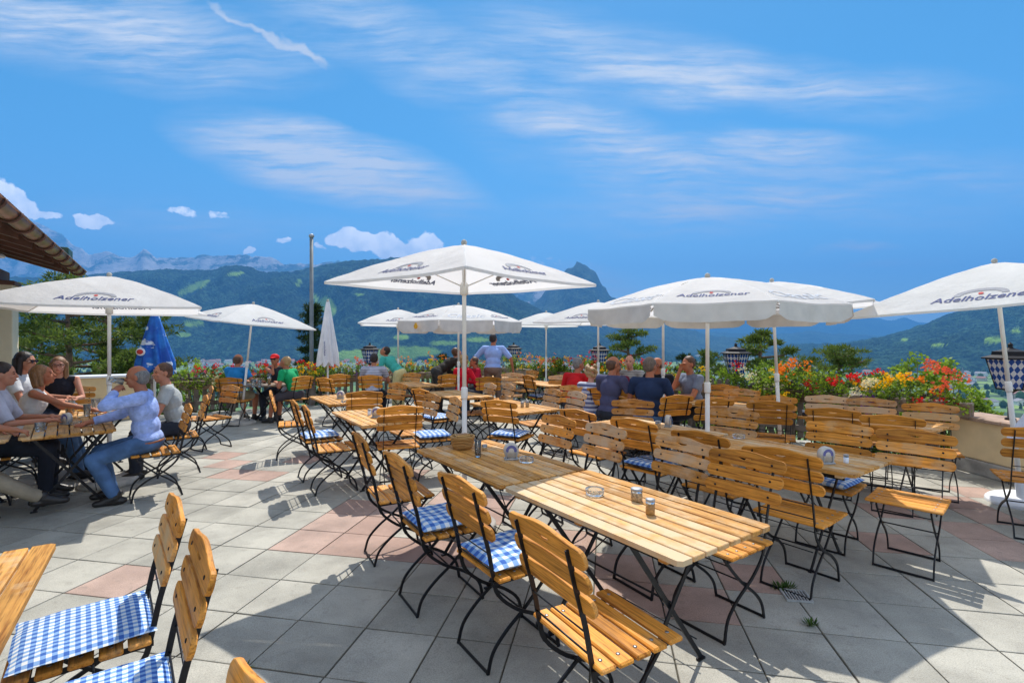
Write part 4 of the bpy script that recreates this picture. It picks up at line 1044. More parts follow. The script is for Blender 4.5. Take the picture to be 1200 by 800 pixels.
# unseen cloud added overhead and behind the camera to brighten the shadows
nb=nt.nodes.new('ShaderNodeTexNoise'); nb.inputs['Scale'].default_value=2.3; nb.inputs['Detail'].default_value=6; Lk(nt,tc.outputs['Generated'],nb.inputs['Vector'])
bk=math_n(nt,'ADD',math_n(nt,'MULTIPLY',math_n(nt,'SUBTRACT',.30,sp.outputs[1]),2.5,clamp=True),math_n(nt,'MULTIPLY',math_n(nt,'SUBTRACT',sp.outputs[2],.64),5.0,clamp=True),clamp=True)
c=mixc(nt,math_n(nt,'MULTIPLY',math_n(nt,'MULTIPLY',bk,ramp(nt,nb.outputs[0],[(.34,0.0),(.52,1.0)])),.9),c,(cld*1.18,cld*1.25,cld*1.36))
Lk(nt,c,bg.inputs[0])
sun=bpy.data.lights.new('sun','SUN'); sun.energy=SUN_E; sun.angle=R(.5); sun.color=(1,.955,.88)
so=bpy.data.objects.new('sun',sun); COL.objects.link(so); el=R(56.5); az=R(7)
sd=Vector((math.sin(az)*math.cos(el),math.cos(az)*math.cos(el),math.sin(el))); so.rotation_euler=sd.to_track_quat('Z','Y').to_euler()
cam=bpy.data.cameras.new('camera'); cam.sensor_width=36; cam.lens=F/1200*36; cam.clip_start=.05; cam.clip_end=60000
cobj=bpy.data.objects.new('camera',cam); COL.objects.link(cobj); cobj.location=(0,0,CAMH); cobj.rotation_euler=(R(90),0,0); scene.camera=cobj
vs_=scene.view_settings; vs_.view_transform='Standard'; vs_.look='None'; vs_.gamma=1; vs_.use_curve_mapping=False; vs_.exposure=EXPO
# ------------------------------------------------------------------ people
def cap_geo(a,b,ra,rb,fa=False,fb=False,n=14,asp=1.0,side=None):
    """tapered capsule; flat ends where fa/fb; asp flattens across 'side'"""
    a=Vector(a); b=Vector(b); d=(b-a); L=max(d.length,1e-5); d=d/L
    s,u=frame_from(d) if side is None else (Vector(side)-d*Vector(side).dot(d),None)
    s=s.normalized(); u=s.cross(d).normalized()
    rings=[]
    if fa: rings.append((0,ra))
    else:
        for k in range(1,5): t=math.pi/2*k/4; rings.append((-ra*math.cos(t),ra*math.sin(t)))
    if fb: rings.append((L,rb))
    else:
        for k in range(0,4): t=math.pi/2*k/4; rings.append((L+rb*math.sin(t),rb*math.cos(t)))
    vs=[];fs=[]
    for (z,r) in rings:
        for k in range(n):
            an=2*math.pi*k/n; vs.append(a+d*z+s*r*math.cos(an)+u*r*asp*math.sin(an))
    m=len(rings)
    for i in range(m-1):
        for k in range(n): fs.append((i*n+k,i*n+(k+1)%n,(i+1)*n+(k+1)%n,(i+1)*n+k))
    vs.append(a+d*rings[0][0]-(d*ra*0.02)); vs.append(a+d*rings[-1][0]+d*rb*.02)
    for k in range(n): fs.append((len(vs)-2,(k+1)%n,k)); fs.append((len(vs)-1,(m-1)*n+k,(m-1)*n+(k+1)%n))
    return vs,fs
class Sculpt:
    def __init__(s): s.mb=MB()
    def cap(s,a,b,ra,rb,**k): v,f=cap_geo(a,b,ra,rb,**k); s.mb.add(v,f,0,0,True)
    def ell(s,c,r,rot=None):
        Mx=Matrix.Translation(Vector(c))
        if rot is not None: Mx=Mx@rot
        s.mb.ell(c,r,16,12,0,0,Mx)
    def make(s,name,mat,voxel,smooth=3,folds=0.0,parent=None):
        me=bpy.data.meshes.new('tmp'); me.from_pydata([tuple(v) for v in s.mb.v],[],s.mb.f); me.update()
        o=bpy.data.objects.new('tmp',me); COL.objects.link(o)
        r=o.modifiers.new('r','REMESH'); r.mode='VOXEL'; r.voxel_size=voxel; r.use_smooth_shade=True
        sm=o.modifiers.new('s','SMOOTH'); sm.factor=.6; sm.iterations=smooth
        if folds:
            tx=bpy.data.textures.get('folds') or bpy.data.textures.new('folds','CLOUDS'); tx.noise_scale=.085; tx.noise_depth=2
            dm=o.modifiers.new('d','DISPLACE'); dm.texture=tx; dm.strength=folds; dm.mid_level=.5; dm.texture_coords='LOCAL'
        bpy.context.view_layer.update(); m2=eval_mesh(o,name); bpy.data.objects.remove(o); bpy.data.meshes.remove(me)
        m2.materials.clear(); m2.materials.append(mat)
        for p in m2.polygons: p.use_smooth=True
        return link(name,m2,parent)
def skinmat(name,c):
    m,nt,b,out=newmat(name); nz=noise_n(nt,coords(nt),14,4); f=mixc(nt,ramp(nt,nz,[(.35,0.0),(.7,1.0)]),c,(c[0]*1.05,c[1]*.82,c[2]*.78)); Lk(nt,f,b.inputs['Base Color'])
    b.inputs['Roughness'].default_value=.65; b.inputs['Specular IOR Level'].default_value=.3; b.inputs['Subsurface Weight'].default_value=.08; b.inputs['Subsurface Radius'].default_value=(.02,.008,.004); return m
SK=skinmat('skin',(.50,.245,.155)); SK2=skinmat('skin_tanned',(.42,.18,.10)); SK3=skinmat('skin_fair',(.58,.31,.21))
def cl(name,c,bmp=.3): return plain(name,c,.85,0,.14,9,bmp,.2)
def hairm(name,c):
    m,nt,b,out=newmat(name); nz=noise_n(nt,coords(nt,scale=(60,60,14)),1.5,4,.7); f=ramp(nt,nz,[(.3,tuple(x*.5 for x in c)),(.7,tuple(min(1,x*1.4) for x in c))]); Lk(nt,f,b.inputs['Base Color']); b.inputs['Roughness'].default_value=.5; bump(nt,b,nz,.8,.006); return m
def stripes(name,c1,c2,per,horiz=True,grid=False):
    m,nt,b,out=newmat(name); tc=nt.nodes.new('ShaderNodeTexCoord'); sp=N(nt,'ShaderNodeSeparateXYZ'); Lk(nt,tc.outputs['Object'],sp.inputs[0])
    def st(o,q): return math_n(nt,'GREATER_THAN',math_n(nt,'FRACT',math_n(nt,'MULTIPLY_ADD',o,1/per,50.0)),q)
    f=st(sp.outputs[2] if horiz else math_n(nt,'ADD',sp.outputs[0],math_n(nt,'MULTIPLY',sp.outputs[1],.8)),.5)
    if grid: f=math_n(nt,'MAXIMUM',st(sp.outputs[2],.78),st(math_n(nt,'ADD',sp.outputs[0],math_n(nt,'MULTIPLY',sp.outputs[1],.9)),.78))
    c=mixc(nt,f,c1,c2); nz=noise_n(nt,tc.outputs['Object'],8,4); c=mixc(nt,1,c,ramp(nt,nz,[(.3,.85),(.7,1.1)]),'MULTIPLY'); Lk(nt,c,b.inputs['Base Color']); b.inputs['Roughness'].default_value=.85; bump(nt,b,nz,.4,.01); return m
HB=hairm('brown_hair',(.10,.045,.022)); HD=hairm('dark_hair',(.022,.012,.01)); HG=hairm('grey_hair',(.19,.18,.17)); HBL=hairm('blond_hair',(.42,.26,.11)); HLB=hairm('light_brown_hair',(.26,.13,.055))
EYE=plain('eye_dark',(.03,.02,.015),.2); LIP=plain('lip',(.36,.09,.07),.5); SHOE=plain('black_leather',(.02,.017,.016),.4,0,.2,20,.2); SPEC=plain('spectacle_frame',(.03,.012,.012),.3)
def ik(a,t,l1,l2,pole):
    a=Vector(a); t=Vector(t); d=t-a; L=d.length; mx=(l1+l2)*.995
    if L>mx: t=a+d*(mx/L); d=t-a; L=mx
    x=(l1*l1-l2*l2+L*L)/(2*L); h=math.sqrt(max(0,l1*l1-x*x)); dn=d/L
    p=Vector(pole); p=(p-dn*p.dot(dn)).normalized()
    return a+dn*x+p*h, t
def person(label,x,y,ang,stand=False,lean=8,yaw=0,pitch=0,tilt=0,hl=(-.17,.40,.775),hr=(.17,.40,.775),fl=None,fr=None,top=None,sleeve='short',bottom=None,leg='long',hair='short',hm=None,sk=None,shoe=SHOE,
           near=False,glasses=None,hat=None,girth=1.0,hip=None,sc=1.0,hand='relaxed',twist=0,elbl=None,elbr=None,neckline=0,backpack=None,female=False,group=None,seatz=.47):
    sk=sk or SK; hm=hm or HB; vx=.0055 if near else .010
    H=Vector((0,0,(.93 if stand else seatz+.10))) if hip is None else Vector(hip)
    Rl=Matrix.Rotation(R(-lean),3,'X')@Matrix.Identity(3); Rt=Matrix.Rotation(R(twist),3,'Z'); Rz=Rl
    def TT(v): return H+Rz@(Vector(v))
    def TS(v): return H+Rz@(Rt@Vector(v))
    sw=(.175 if female else .195)
    chest=TS((0,.01,.33)); shL=TS((-sw,0,.455)); shR=TS((sw,0,.455)); neck=TS((0,.0,.50)); 
    hd=neck+Rz@Vector((0,.02,.0))*1+Vector((0,.025,.155)); 
    HR=(Matrix.Rotation(R(yaw),3,'Z')@Matrix.Rotation(R(-pitch),3,'X')@Matrix.Rotation(R(tilt),3,'Y'))
    def HT(v): return hd+HR@Vector(v)
    HR4=HR.to_4x4()
    g=girth
    ua,fa=.285,.255; th,shn=.43,.42
    if fl is None: fl=(-.12,.06,.07) if stand else (-.13,.42,.07)
    if fr is None: fr=(.12,.02,.07) if stand else (.13,.40,.07)
    hipL=H+Vector((-.095,0,-.01)); hipR=H+Vector((.095,0,-.01))
    eL,wL=ik(shL,hl,ua,fa,elbl or (-.5,-.25,-.7)); eR,wR=ik(shR,hr,ua,fa,elbr or (.5,-.25,-.7))
    kL,aL=ik(hipL,fl,th,shn,(-.12,1,.5)); kR,aR=ik(hipR,fr,th,shn,(.12,1,.5))
    B=Sculpt(); tor=Rz.to_4x4()
    B.ell(TT((0,0,.0)),(.155*g,.105*g,.11)); B.ell(TT((0,.0,.15)),(.125*g,.09*g,.13),tor); B.ell(chest,(.145*g,.10*g,.155),tor)
    B.cap(shL,shR,.045,.045); B.cap(neck+Vector((0,-.01,-.06)),hd+Vector((0,-.012,-.06)),.058*(.88 if female else 1),.052*(.88 if female else 1))
    # head
    B.ell(HT((0,-.008,.022)),(.074,.092,.092),HR4); B.ell(HT((0,.022,-.035)),(.058,.066,.075),HR4); B.ell(HT((0,.052,-.082)),(.030,.026,.024),HR4)
    B.cap(HT((0,.082,.010)),HT((0,.097,-.026)),.008,.0125); B.ell(HT((0,.078,-.058)),(.024,.018,.010),HR4); B.cap(HT((-.030,.072,.026)),HT((.030,.072,.026)),.012,.012)
    for s in (-1,1): B.ell(HT((.075*s,-.008,-.005)),(.010,.020,.032),HR4); B.ell(HT((.034*s,.058,-.025)),(.022,.020,.020),HR4)
    for (s_,e_,w_,sg) in ((shL,eL,wL,-1),(shR,eR,wR,1)):
        q=.85 if female else 1
        B.cap(s_,e_,.050*q,.037*q); B.cap(e_,w_,.038*q,.025*q)
        d=(w_-e_).normalized(); f=d; 
        nrm=Vector((0,0,-1)); 
        if abs(f.z)>.75: nrm=Vector((-sg*1.0,0,0))
        nrm=(nrm-f*nrm.dot(f)).normalized(); side=f.cross(nrm).normalized()
        if side.dot(Vector((-sg,0,0)))<0: thumb=-side
        else: thumb=side
        hs=1.0*(.92 if female else 1); kn=w_+f*.085*hs
        fd=(f+nrm*.12).normalized()
        B.cap(w_+f*.01,w_+f*.03,.024,.026); v,fc=cap_geo(w_+f*.03,kn,.036*hs,.040*hs,asp=.42,side=side); B.mb.add(v,fc,0,0,True)
        r=.0088 if near else .0098
        for i,ln in enumerate((.066,.074,.069,.054)):
            o=(i-1.5)*.0215*hs; b0=kn+thumb*(-o)*1.0-f*.012; c1={'relaxed':.35,'grip':.9,'flat':.12}[hand]; 
            d1=(f+nrm*c1+thumb*(-o)*2.2).normalized(); d2=(f+nrm*(c1*2.6)).normalized()
            m_=b0+d1*ln*.55*hs; B.cap(b0,m_,r,r*.95); B.cap(m_,m_+d2*ln*.5*hs,r*.95,r*.85)
        t0=w_+f*.03+thumb*.024; d1=(f*.7+thumb*.75+nrm*.25).normalized(); m_=t0+d1*.040; B.cap(t0,m_,r*1.25,r*1.1); B.cap(m_,m_+(f+nrm*.4+thumb*.15).normalized()*.032,r*1.05,r*.9)
    for (h_,k_,a_) in ((hipL,kL,aL),(hipR,kR,aR)):
        B.cap(h_,k_,.078,.052); B.cap(k_,k_.lerp(a_,.4),.052,.050); B.cap(k_.lerp(a_,.35),a_,.050,.033)
        B.cap(a_,a_+Vector((0,.11,-.040)),.030,.020)
    body=B.make('person',sk,vx,4); body.location=(x,y,0); body.rotation_euler=(0,0,R(ang-90)); body.scale=(sc,sc,sc); tag(body,label,'person',group)
    P=body
    # clothes
    if top:
        S=Sculpt(); o=.018
        S.ell(TT((0,.0,.03)),(.168*g,.122*g,.10),tor); S.ell(TT((0,.006+.02*(g-1),.15)),(.145*g,.112*g*(1+.5*(g-1)),.14),tor); S.ell(chest,(.166*g,.122*g,.165),tor)
        if sleeve=='none':
            S.cap(shL.lerp(shR,.10),shR.lerp(shL,.10),.052,.052)
        else:
            S.cap(shL,shR,.062,.062)
            fr_={'short':.62,'long':1.0,'elbow':.95}[sleeve]
            for (s_,e_,w_) in ((shL,eL,wL),(shR,eR,wR)):
                S.cap(s_,s_.lerp(e_,fr_),.066,.056 if sleeve!='long' else .052,fb=sleeve!='long')
                if sleeve=='long': S.cap(e_,e_.lerp(w_,.88),.052,.040,fb=True)
        if sleeve!='none' : S.cap(neck+Vector((0,-.005,-.05)),neck+Vector((0,0,.012)),.075,.064,fb=True)
        S.make('shirt',top,vx*1.2,3,.012 if near else .007,P)
    if bottom:
        S=Sculpt(); o=.016
        S.ell(TT((0,0,.0)),(.172*g,.125*g,.12)) 
        ft={'long':1.0,'short':.0,'half':.35}.get(leg,1.0)
        for (h_,k_,a_) in ((hipL,kL,aL),(hipR,kR,aR)):
            if leg=='skirt':
                S.cap(h_,h_.lerp(k_,.95),.12,.13,fb=True)
            elif leg=='short': S.cap(h_,h_.lerp(k_,.80),.098,.082,fb=True)
            else: S.cap(h_,k_,.094,.070); S.cap(k_,k_.lerp(a_,.95),.070,.055,fb=True)
        S.make('trousers' if leg!='skirt' else 'skirt',bottom,vx*1.2,2,.010,P)
    if near and top and bottom and sleeve=='long':
        S=MB(); 
        pts=[TT((.160*g*math.cos(a),.112*g*math.sin(a),.0)) for a in [2*math.pi*k/28 for k in range(29)]]; S.bar(pts,.034,.006,(0,0,1)) if False else S.tube(pts,.015,6,up=Vector((0,0,1)))
        S.build('belt',BELT,P)
    for a_ in (aL,aR):
        S=Sculpt(); f=a_+Vector((0,-.02,-.045)); S.cap(f+Vector((0,-.03,.014)),f+Vector((0,.165,.006)),.043,.038,asp=.8); S.cap(a_+Vector((0,.0,.0)),a_+Vector((0,.10,-.032)),.047,.038); S.cap(a_+Vector((0,-.005,.03)),a_+Vector((0,0,-.03)),.046,.044)
        S.make('shoe',shoe,vx*1.2,2,0,P)
    # hair
    S=Sculpt()
    if hair=='short': S.ell(HT((0,-.020,.040)),(.082,.090,.088),HR4); S.ell(HT((0,-.045,.0)),(.078,.060,.070),HR4)
    elif hair=='balding': S.ell(HT((0,-.030,.012)),(.083,.082,.074),HR4); S.ell(HT((0,-.045,-.02)),(.076,.058,.062),HR4)
    elif hair=='bald': S.ell(HT((0,-.038,-.005)),(.081,.066,.045),HR4)
    elif hair=='curly':
        for k in range(26):
            a=k*2.4; z=-.05+.16*((k%9)/8); r_=.075*math.sqrt(max(.15,1-((z-.02)/.13)**2)); yy_=r_*math.sin(a)-.02
            if yy_>.045 and z<.05: yy_=.03
            S.ell(HT((r_*math.cos(a)*1.1,yy_,z+.02)),(.034,.034,.034))
    elif hair in ('long','bob'):
        S.ell(HT((0,-.020,.038)),(.086,.094,.090),HR4); zz=-.20 if hair=='long' else -.10
        for s in (-1,1):
            for q in (-.01,-.045,-.075): S.cap(HT((.070*s*(1 if q>-.06 else .6),q,.03)),HT((.078*s*(1 if q>-.06 else .6),q-.005,zz)),.030,.026)
        S.cap(HT((0,-.075,.03)),HT((0,-.085,zz)),.045,.035)
    elif hair=='bun': S.ell(HT((0,-.020,.038)),(.084,.092,.088),HR4); S.ell(HT((0,-.10,.03)),(.038,.035,.038),HR4); S.ell(HT((0,-.045,.0)),(.078,.060,.075),HR4)
    if hair!='none': S.make('hair',hm,.006 if near else .009,1,.010 if near else .006,P)
    # face
    E=MB()
    for s in (-1,1):
        c=HT((.030*s,.079,.006)); E.ell(c,(.010,.006,.0055),8,6,0,0,Matrix.Translation(c)@HR4)
        b0=HT((.018*s,.083,.026)); b1=HT((.044*s,.075,.026)); E.tube([b0,b1],.0035,5)
    E.build('eyes',EYE,P)
    E=MB(); c=HT((0,.095,-.056)); E.ell(c,(.020,.005,.005),10,6,0,0,Matrix.Translation(c)@HR4); E.build('mouth',LIP,P)
    if glasses:
        G=MB()
        for s in (-1,1):
            c=HT((.031*s,.094,.006)); pts=[c+HR@Vector((.025*math.cos(a),0,.018*math.sin(a))) for a in [2*math.pi*k/14 for k in range(15)]]; G.tube(pts,.0028,5)
            G.tube([HT((.056*s,.090,.008)),HT((.076*s,.0,.010))],.0025,5)
            if glasses=='sun': G.add([c]+pts[:-1],[(0,1+k,1+(k+1)%14) for k in range(14)])
        G.tube([HT((-.008,.097,.008)),HT((.008,.097,.008))],.0028,5); G.build('glasses',SPEC,P)
    if hat:
        S=Sculpt(); S.ell(HT((0,-.008,.052)),(.088,.098,.070),HR4); S.cap(HT((0,.07,.045)),HT((0,.135,.030)),.055,.045,asp=.16,side=HR@Vector((1,0,0))); S.make('cap',hat,.007,2,0,P)
    P['_wr']=[*wR]; P['_wl']=[*wL]
    return P
BELT=plain('tan_belt',(.30,.09,.025),.5)
def world_pt(P,v):
    return Matrix.Translation(P.location)@P.rotation_euler.to_matrix().to_4x4()@Vector(v)
# ------------------------------------------------------------------ tables
def corner_table(cx,cy,ang,label): return table(cx,cy,ang,label)
table(.571,2.572,35,'sunlit front table with two spice jars and a glass ashtray, its far end shaded')
table(-.13,3.575,35,'shaded table with the wicker basket at its far end, right behind the front table')
table(-1.548,5.635,34,'pale table with a round coaster stand, left of centre, second row from the basket table')
table(-2.50,7.30,34,'pale table with a coaster stand in front of the closed white parasol, left back')
table(.015,6.50,33,'bare pale table with two wooden shakers right of the thick central pole')
table(-.90,7.95,35,'bare sunlit table behind the weathered grey chair, before the standing man in light blue')
table(-1.95,9.85,35,'small far table near the woman in teal by the fence')
table(2.07,3.80,36,'half-shaded table with a round coaster stand and one cushion below its edge, at right')
table(1.36,4.82,35,'sunlit table with salt shaker and coaster stand behind the row of shaded chair backs')
table(2.80,6.64,35,'small pale table with a dark pot, in front of the yellow flowers')
table(3.82,5.28,35,'table end lit by sun at the far right, before the ochre wall')
table(1.98,7.30,33,'table at which the grey-shirted man and the man in navy sit')
table(1.27,8.36,33,'table at which the man in red and the curly-haired woman sit')
table(.62,10.0,35,'far bare table with a thin pole behind it, right of centre')
table(-.45,11.6,35,'far wooden table against the fence just right of the standing man in light blue')
TL1=table(-4.44,4.98,42,'wooden table the drinking man leans on, with coaster stand, at left')
TL0=table(-4.98,4.49,42,'table at the left edge under the forearm of the man in khaki trousers')
TL2=table(-5.12,6.12,40,'table crowded with jugs and glasses before the smiling woman in glasses')
table(-1.836,1.395,35,'table corner with worn varnish at the bottom left edge')
# round dark table at the back left
root=empty('round_table',(-4.82,9.85,0)); tag(root,'dark table at the back left between the men in blue and green','table')
mb=MB(); mb.box((0,0,.725),(.95,.70,.03),0,.2,.01); mb.build('tabletop',M['plank'],root)
for s in (-1,1):
    mb=MB(); mb.bar([(-.28*s,.0,.70),(.28*s,.02*s,.0)],.03,.012,(0,1,0)); mb.build('leg',M['steel'],root)
mb=MB(); mb.tube([(0,-.2,.35),(0,.2,.35)],.01,6); mb.build('stretcher',M['steel'],root)
# ------------------------------------------------------------------ chairs
c1=chair(-.85,3.72,30,'empty chair with a bare wooden seat, leftmost of the four facing the two front tables')
c2=chair(-.44,3.085,34,'chair holding a blue gingham cushion beside the shaded basket table')
c3=chair(-.02,2.60,33,'chair with a blue gingham cushion, second nearest at the front table')
c4=chair(.36,1.96,33,'nearest chair at the front table, bare sunlit seat slats, back to the camera')
cushion(c2,'blue gingham cushion on the chair beside the basket table'); cushion(c3,'blue gingham cushion on the chair next to the nearest one at the front table')
c5=chair(-3.00,6.83,27,'bright bare-seated chair, farthest back of three on the open paving at left')
c6=chair(-2.24,5.80,33,'chair with a pale cushion, middle of three beside the pale left table'); c7=chair(-1.90,5.31,33,'chair with worn grey seat slats, nearest of three beside the pale left table')
cushion(c6,'pale gingham cushion half in shadow on the middle chair beside the left table')
def back(px,py,ang,lb,wd='h',K=392,cu=None,kind='b'):
    c=chair_px(px,py,ang,lb,wd,K)
    if cu: cushion(c,cu,kind)
    return c
# right side of the front tables, fronts of the backs visible
chair(.18,4.32,215,'chair with honey-coloured back slats behind the shaded basket table, left of the grey-topped one','h')
chair(.51,3.86,213,'chair with a bleached grey top slat behind the joint of the two front tables','g')
chair(.94,3.28,212,'chair with shaded greyish back slats behind the spice jars','g')
chair(1.18,2.84,213,'chair at the right corner of the front table, its top slat half in sun','h')
# around the pale left table
back(471,477,112,'chair back with grip hole at the near end of the pale left table','h',395)
back(428,459,108,'chair back at the near end of the far pale table left of centre','h',392)
back(509,462,213,'chair with silvery grey back slats in front of the bare sunlit table','g')
back(537,466,200,'chair turned towards the camera just left of the thick central pole','h',392,'pale cushion on the chair left of the central pole')
back(583,468,62,'chair with its back to the camera at the corner of the table with two shakers','h',382,'pale cushion on the chair at the corner of the two-shaker table')
back(467,449,232,'chair with orange front slats turned to the camera left of centre','h')
back(490,456,40,'half hidden chair behind the orange one left of centre','h',392,'small pale cushion on the half hidden chair left of centre')
back(379,443,60,'chair with slanted back behind the far pale left table','h',392,'pale cushion on the chair behind the far left table')
back(397,439,120,'chair against the flowers right of the white pole of the closed parasol')
back(356,441,150,'chair the man in the green shirt sits on')
back(434,440,95,'chair of the seated man at the fence, below his striped back')
back(267,443,95,'chair of the blue-shirted man at the dark table')
back(484,437,240,'small chair against the fence between the teal woman and the bending man')
back(527,439,120,'chair of the child in red, left of the white poles')
back(572,442,92,'chair behind the standing man in light blue, back to the camera')
back(576,449,208,'chair with weathered slats in front of the standing man, left of a pair','g',392)
back(598,450,206,'right chair of the pair in front of the standing man in light blue','g',392)
back(618,440,30,'chair facing the flowers, between the pair and the thin pole','h',392,'pale cushion on the chair facing the flowers right of the pair')
back(625,434,215,'farthest chair below the orange flowers right of the lantern')
back(600,437,270,'bench-like chair against the fence right of the standing man','g')
back(657,440,250,'weathered empty chair below the yellow and red flowers, left of the man in red','g')
# left row of the middle right tables
back(650,456,206,'chair left of the man in red, front slats lit, beside the thin pole','g',392)
back(678,459,204,'chair with pale front slats below the curly-haired woman','g',392)
back(673,452,225,'chair of the curly-haired woman, mostly hidden','h')
back(701,455,40,'chair of the balding man in the polo shirt','h')
back(733,458,40,'chair partly hidden behind the navy-dressed man','h')
back(742,469,250,'chair with three pale front slats directly below the man in navy','g',395)
back(795,464,108,'chair with its back to the camera below the bald man in black','h')
back(838,468,95,'chair back left of the tall pole base, below the grey-shirted man','h')
back(849,451,222,'chair right of the grey-shirted man, beside the near white pole')
back(675,481,40,'chair whose orange top slat with grip hole shows behind the grey-topped front chair')
l2=back(738,492,38,'chair with a grip hole tucked at the sunlit table with the salt shaker'); cushion(l2,'pale cushion glimpsed between two chair backs behind the front table')
l3=back(817,507,37,'chair with grip hole between the two right-hand tables, dark orange back')
l4=back(910,527,37,'chair with a deep orange back left of the cushion, at the half-shaded table','h',392)
back(860,479,226,'chair with greyed front slats right of the near pole, at the sunlit table','g')
c=back(984,495,222,'chair with broad front slats behind the coaster stand of the half-shaded table','h'); cushion(c,'blue striped-looking gingham cushion under the corner of the half-shaded table')
back(1074,508,222,'empty chair at the far right with its whole slatted seat in view','h',404)
# last rows
back(902,470,70,'chair with back to the camera in front of the yellow flowers','h',385)
back(975,478,52,'chair back between the small pale table and the coaster stand table','h',385)
back(1043,486,50,'chair back with grip hole left of the sunlit table end at far right','h',385)
back(869,456,236,'chair beside the fence left of the yellow flowers, front slats bleached','g')
back(909,464,240,'chair just under the yellow flowers, dark orange front')
back(970,464,236,'bleached chair right of the yellow flowers against the grey pickets','g')
back(1021,467,236,'bleached chair under the red and white flowers','g')
back(1089,473,236,'bright chair under the coral flowers beside the ochre wall','h')
chair(4.27,4.08,55,'chair cut by the right edge of the picture, person in pale clothes on it')
# left group
cP=chair(-3.66,5.10,217,'chair of the drinking man, seat slats seen end-on')
chair(-4.02,5.98,217,'chair of the grey-shirted man, behind the drinking man'); 
chair(-4.72,7.25,215,'chair standing empty behind the grey-shirted man, small round slat ends','g'); chair(-4.45,7.35,240,'second empty chair behind the grey-shirted man, nearer the fence bush')
chair(-4.92,4.10,42,'chair of the man in khaki trousers at the left edge')
chair(-5.10,4.77,42,'chair of the dark-haired person in lilac at the left'); chair(-5.50,5.46,42,'chair of the woman in the white sleeveless top'); chair(-6.35,7.15,300,'chair of the smiling woman in glasses')
chair(-6.25,6.3,30,'chair of the dark-haired woman in sunglasses')
# foreground left
f1=chair(-1.63,1.90,220,'foreground chair at bottom left holding the large gingham cushion'); cushion(f1,'large finely checked blue and white cushion in the bottom left corner','s')
f2=chair(-1.25,1.47,221,'second foreground chair, its three slat ends in line next to the gingham cushion'); cushion(f2,'sliver of gingham cushion on the second foreground chair at the bottom edge','s')
f3=chair(-.66,.72,224,'chair of which only the rounded tip of the back shows at the bottom edge')
# ------------------------------------------------------------------ parasols
parasol('parasol',-.40,4.20,6,1.13,2.385,2.07,4,'largest square white parasol in the middle of the picture, undersides lettered',tilt=(1.4,0),basem=M['concrete'])
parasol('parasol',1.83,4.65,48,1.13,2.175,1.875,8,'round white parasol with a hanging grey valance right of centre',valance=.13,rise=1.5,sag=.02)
parasol('parasol',3.25,5.98,5,1.50,2.30,1.96,4,'square white parasol with a long point reaching right, behind the round one',tilt=(0,-3.0))
parasol('parasol',2.13,7.0,20,1.2,2.26,1.93,4,'square white parasol almost hidden behind the round one, on a thin pole')
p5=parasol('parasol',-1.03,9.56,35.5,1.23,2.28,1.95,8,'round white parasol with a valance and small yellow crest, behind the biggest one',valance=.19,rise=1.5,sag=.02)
parasol('parasol',-2.50,10.9,60,1.15,2.28,1.96,4,'low white parasol peeking out left of the round one with the valance')
parasol('parasol',-1.15,12.2,45,1.0,2.22,1.95,4,'parasol hidden behind the round one, only its thin pole showing')
parasol('parasol',.84,12.2,40,1.15,2.29,1.98,4,'small white parasol above the orange flowers, right of the valanced one')
parasol('parasol',1.58,9.1,8,1.22,2.30,1.93,4,'white parasol with lettering over the lantern, partly behind the grey valance')
parasol('parasol',-5.22,9.56,5,1.22,2.31,1.95,4,'white parasol over the blue-shirted man and the red cap',tilt=(0,6))
parasol('parasol',-4.46,5.5,-15,1.27,2.30,1.94,4,'big white parasol at the left over the table of the drinking man',basem=M['stone'])
parasol('parasol',4.97,4.84,172,1.42,2.36,1.99,4,'white parasol at the right edge, leaning left on a tilted pole',tilt=(0,-6.5),basem=M['white_cap'])
M['closed']=plain('furled_cloth',(.74,.73,.74),.85,0,.08,6,.4)
cp=closed_parasol(-3.69,9.95,2.38,1.12,.17,M['closed'],'furled white parasol standing by the flagpole')
T_,Fc=TXT; tm=MB(); tm.add([(.02+v*.30,-.222,1.44+u*.30) for u,v in T_],Fc,0); tm.build('lettering',[M['ink']],cp)
def bluecloth():
    m,nt,b,out=newmat('blue_cloud_cloth'); co=coords(nt); n=noise_n(nt,co,5.5,3,.5); n2=noise_n(nt,coords(nt,scale=(1,1,2.4)),4.2,4,.5)
    f=ramp(nt,n2,[(.60,0.0),(.63,1.0)]); c=mixc(nt,ramp(nt,n,[(.4,0.0),(.6,1.0)]),(.01,.09,.44),(.02,.20,.62)); c=mixc(nt,f,c,(.68,.76,.84)); Lk(nt,c,b.inputs['Base Color']); b.inputs['Roughness'].default_value=.7; return m
bp=closed_parasol(-5.72,7.95,2.08,1.10,.235,bluecloth(),'furled blue parasol printed with white clouds behind the drinking man')
em=MB(); em.ell((0,0,0),(.075,.02,.062),16,8,0); em.ell((0,-.008,0),(.055,.02,.042),16,8,1); em.build('badge',[M['white_cap'],M['ink_red']],bp).location=(-.03,-.262,1.42)
yb=MB(); yb.lathe([(.022,0),(.045,.0),(.045,.004),(.022,.004)],16,0,M=Matrix.Rotation(R(90),4,'X')); yb.box((0,-.002,.05),(.05,.004,.02))
yo=yb.build('crest',[plain('crest_yellow',(.70,.36,.02),.7)],p5); yo.location=(1.185*math.cos(R(-122)),1.185*math.sin(R(-122)),1.84); yo.rotation_euler=(0,0,R(-32))
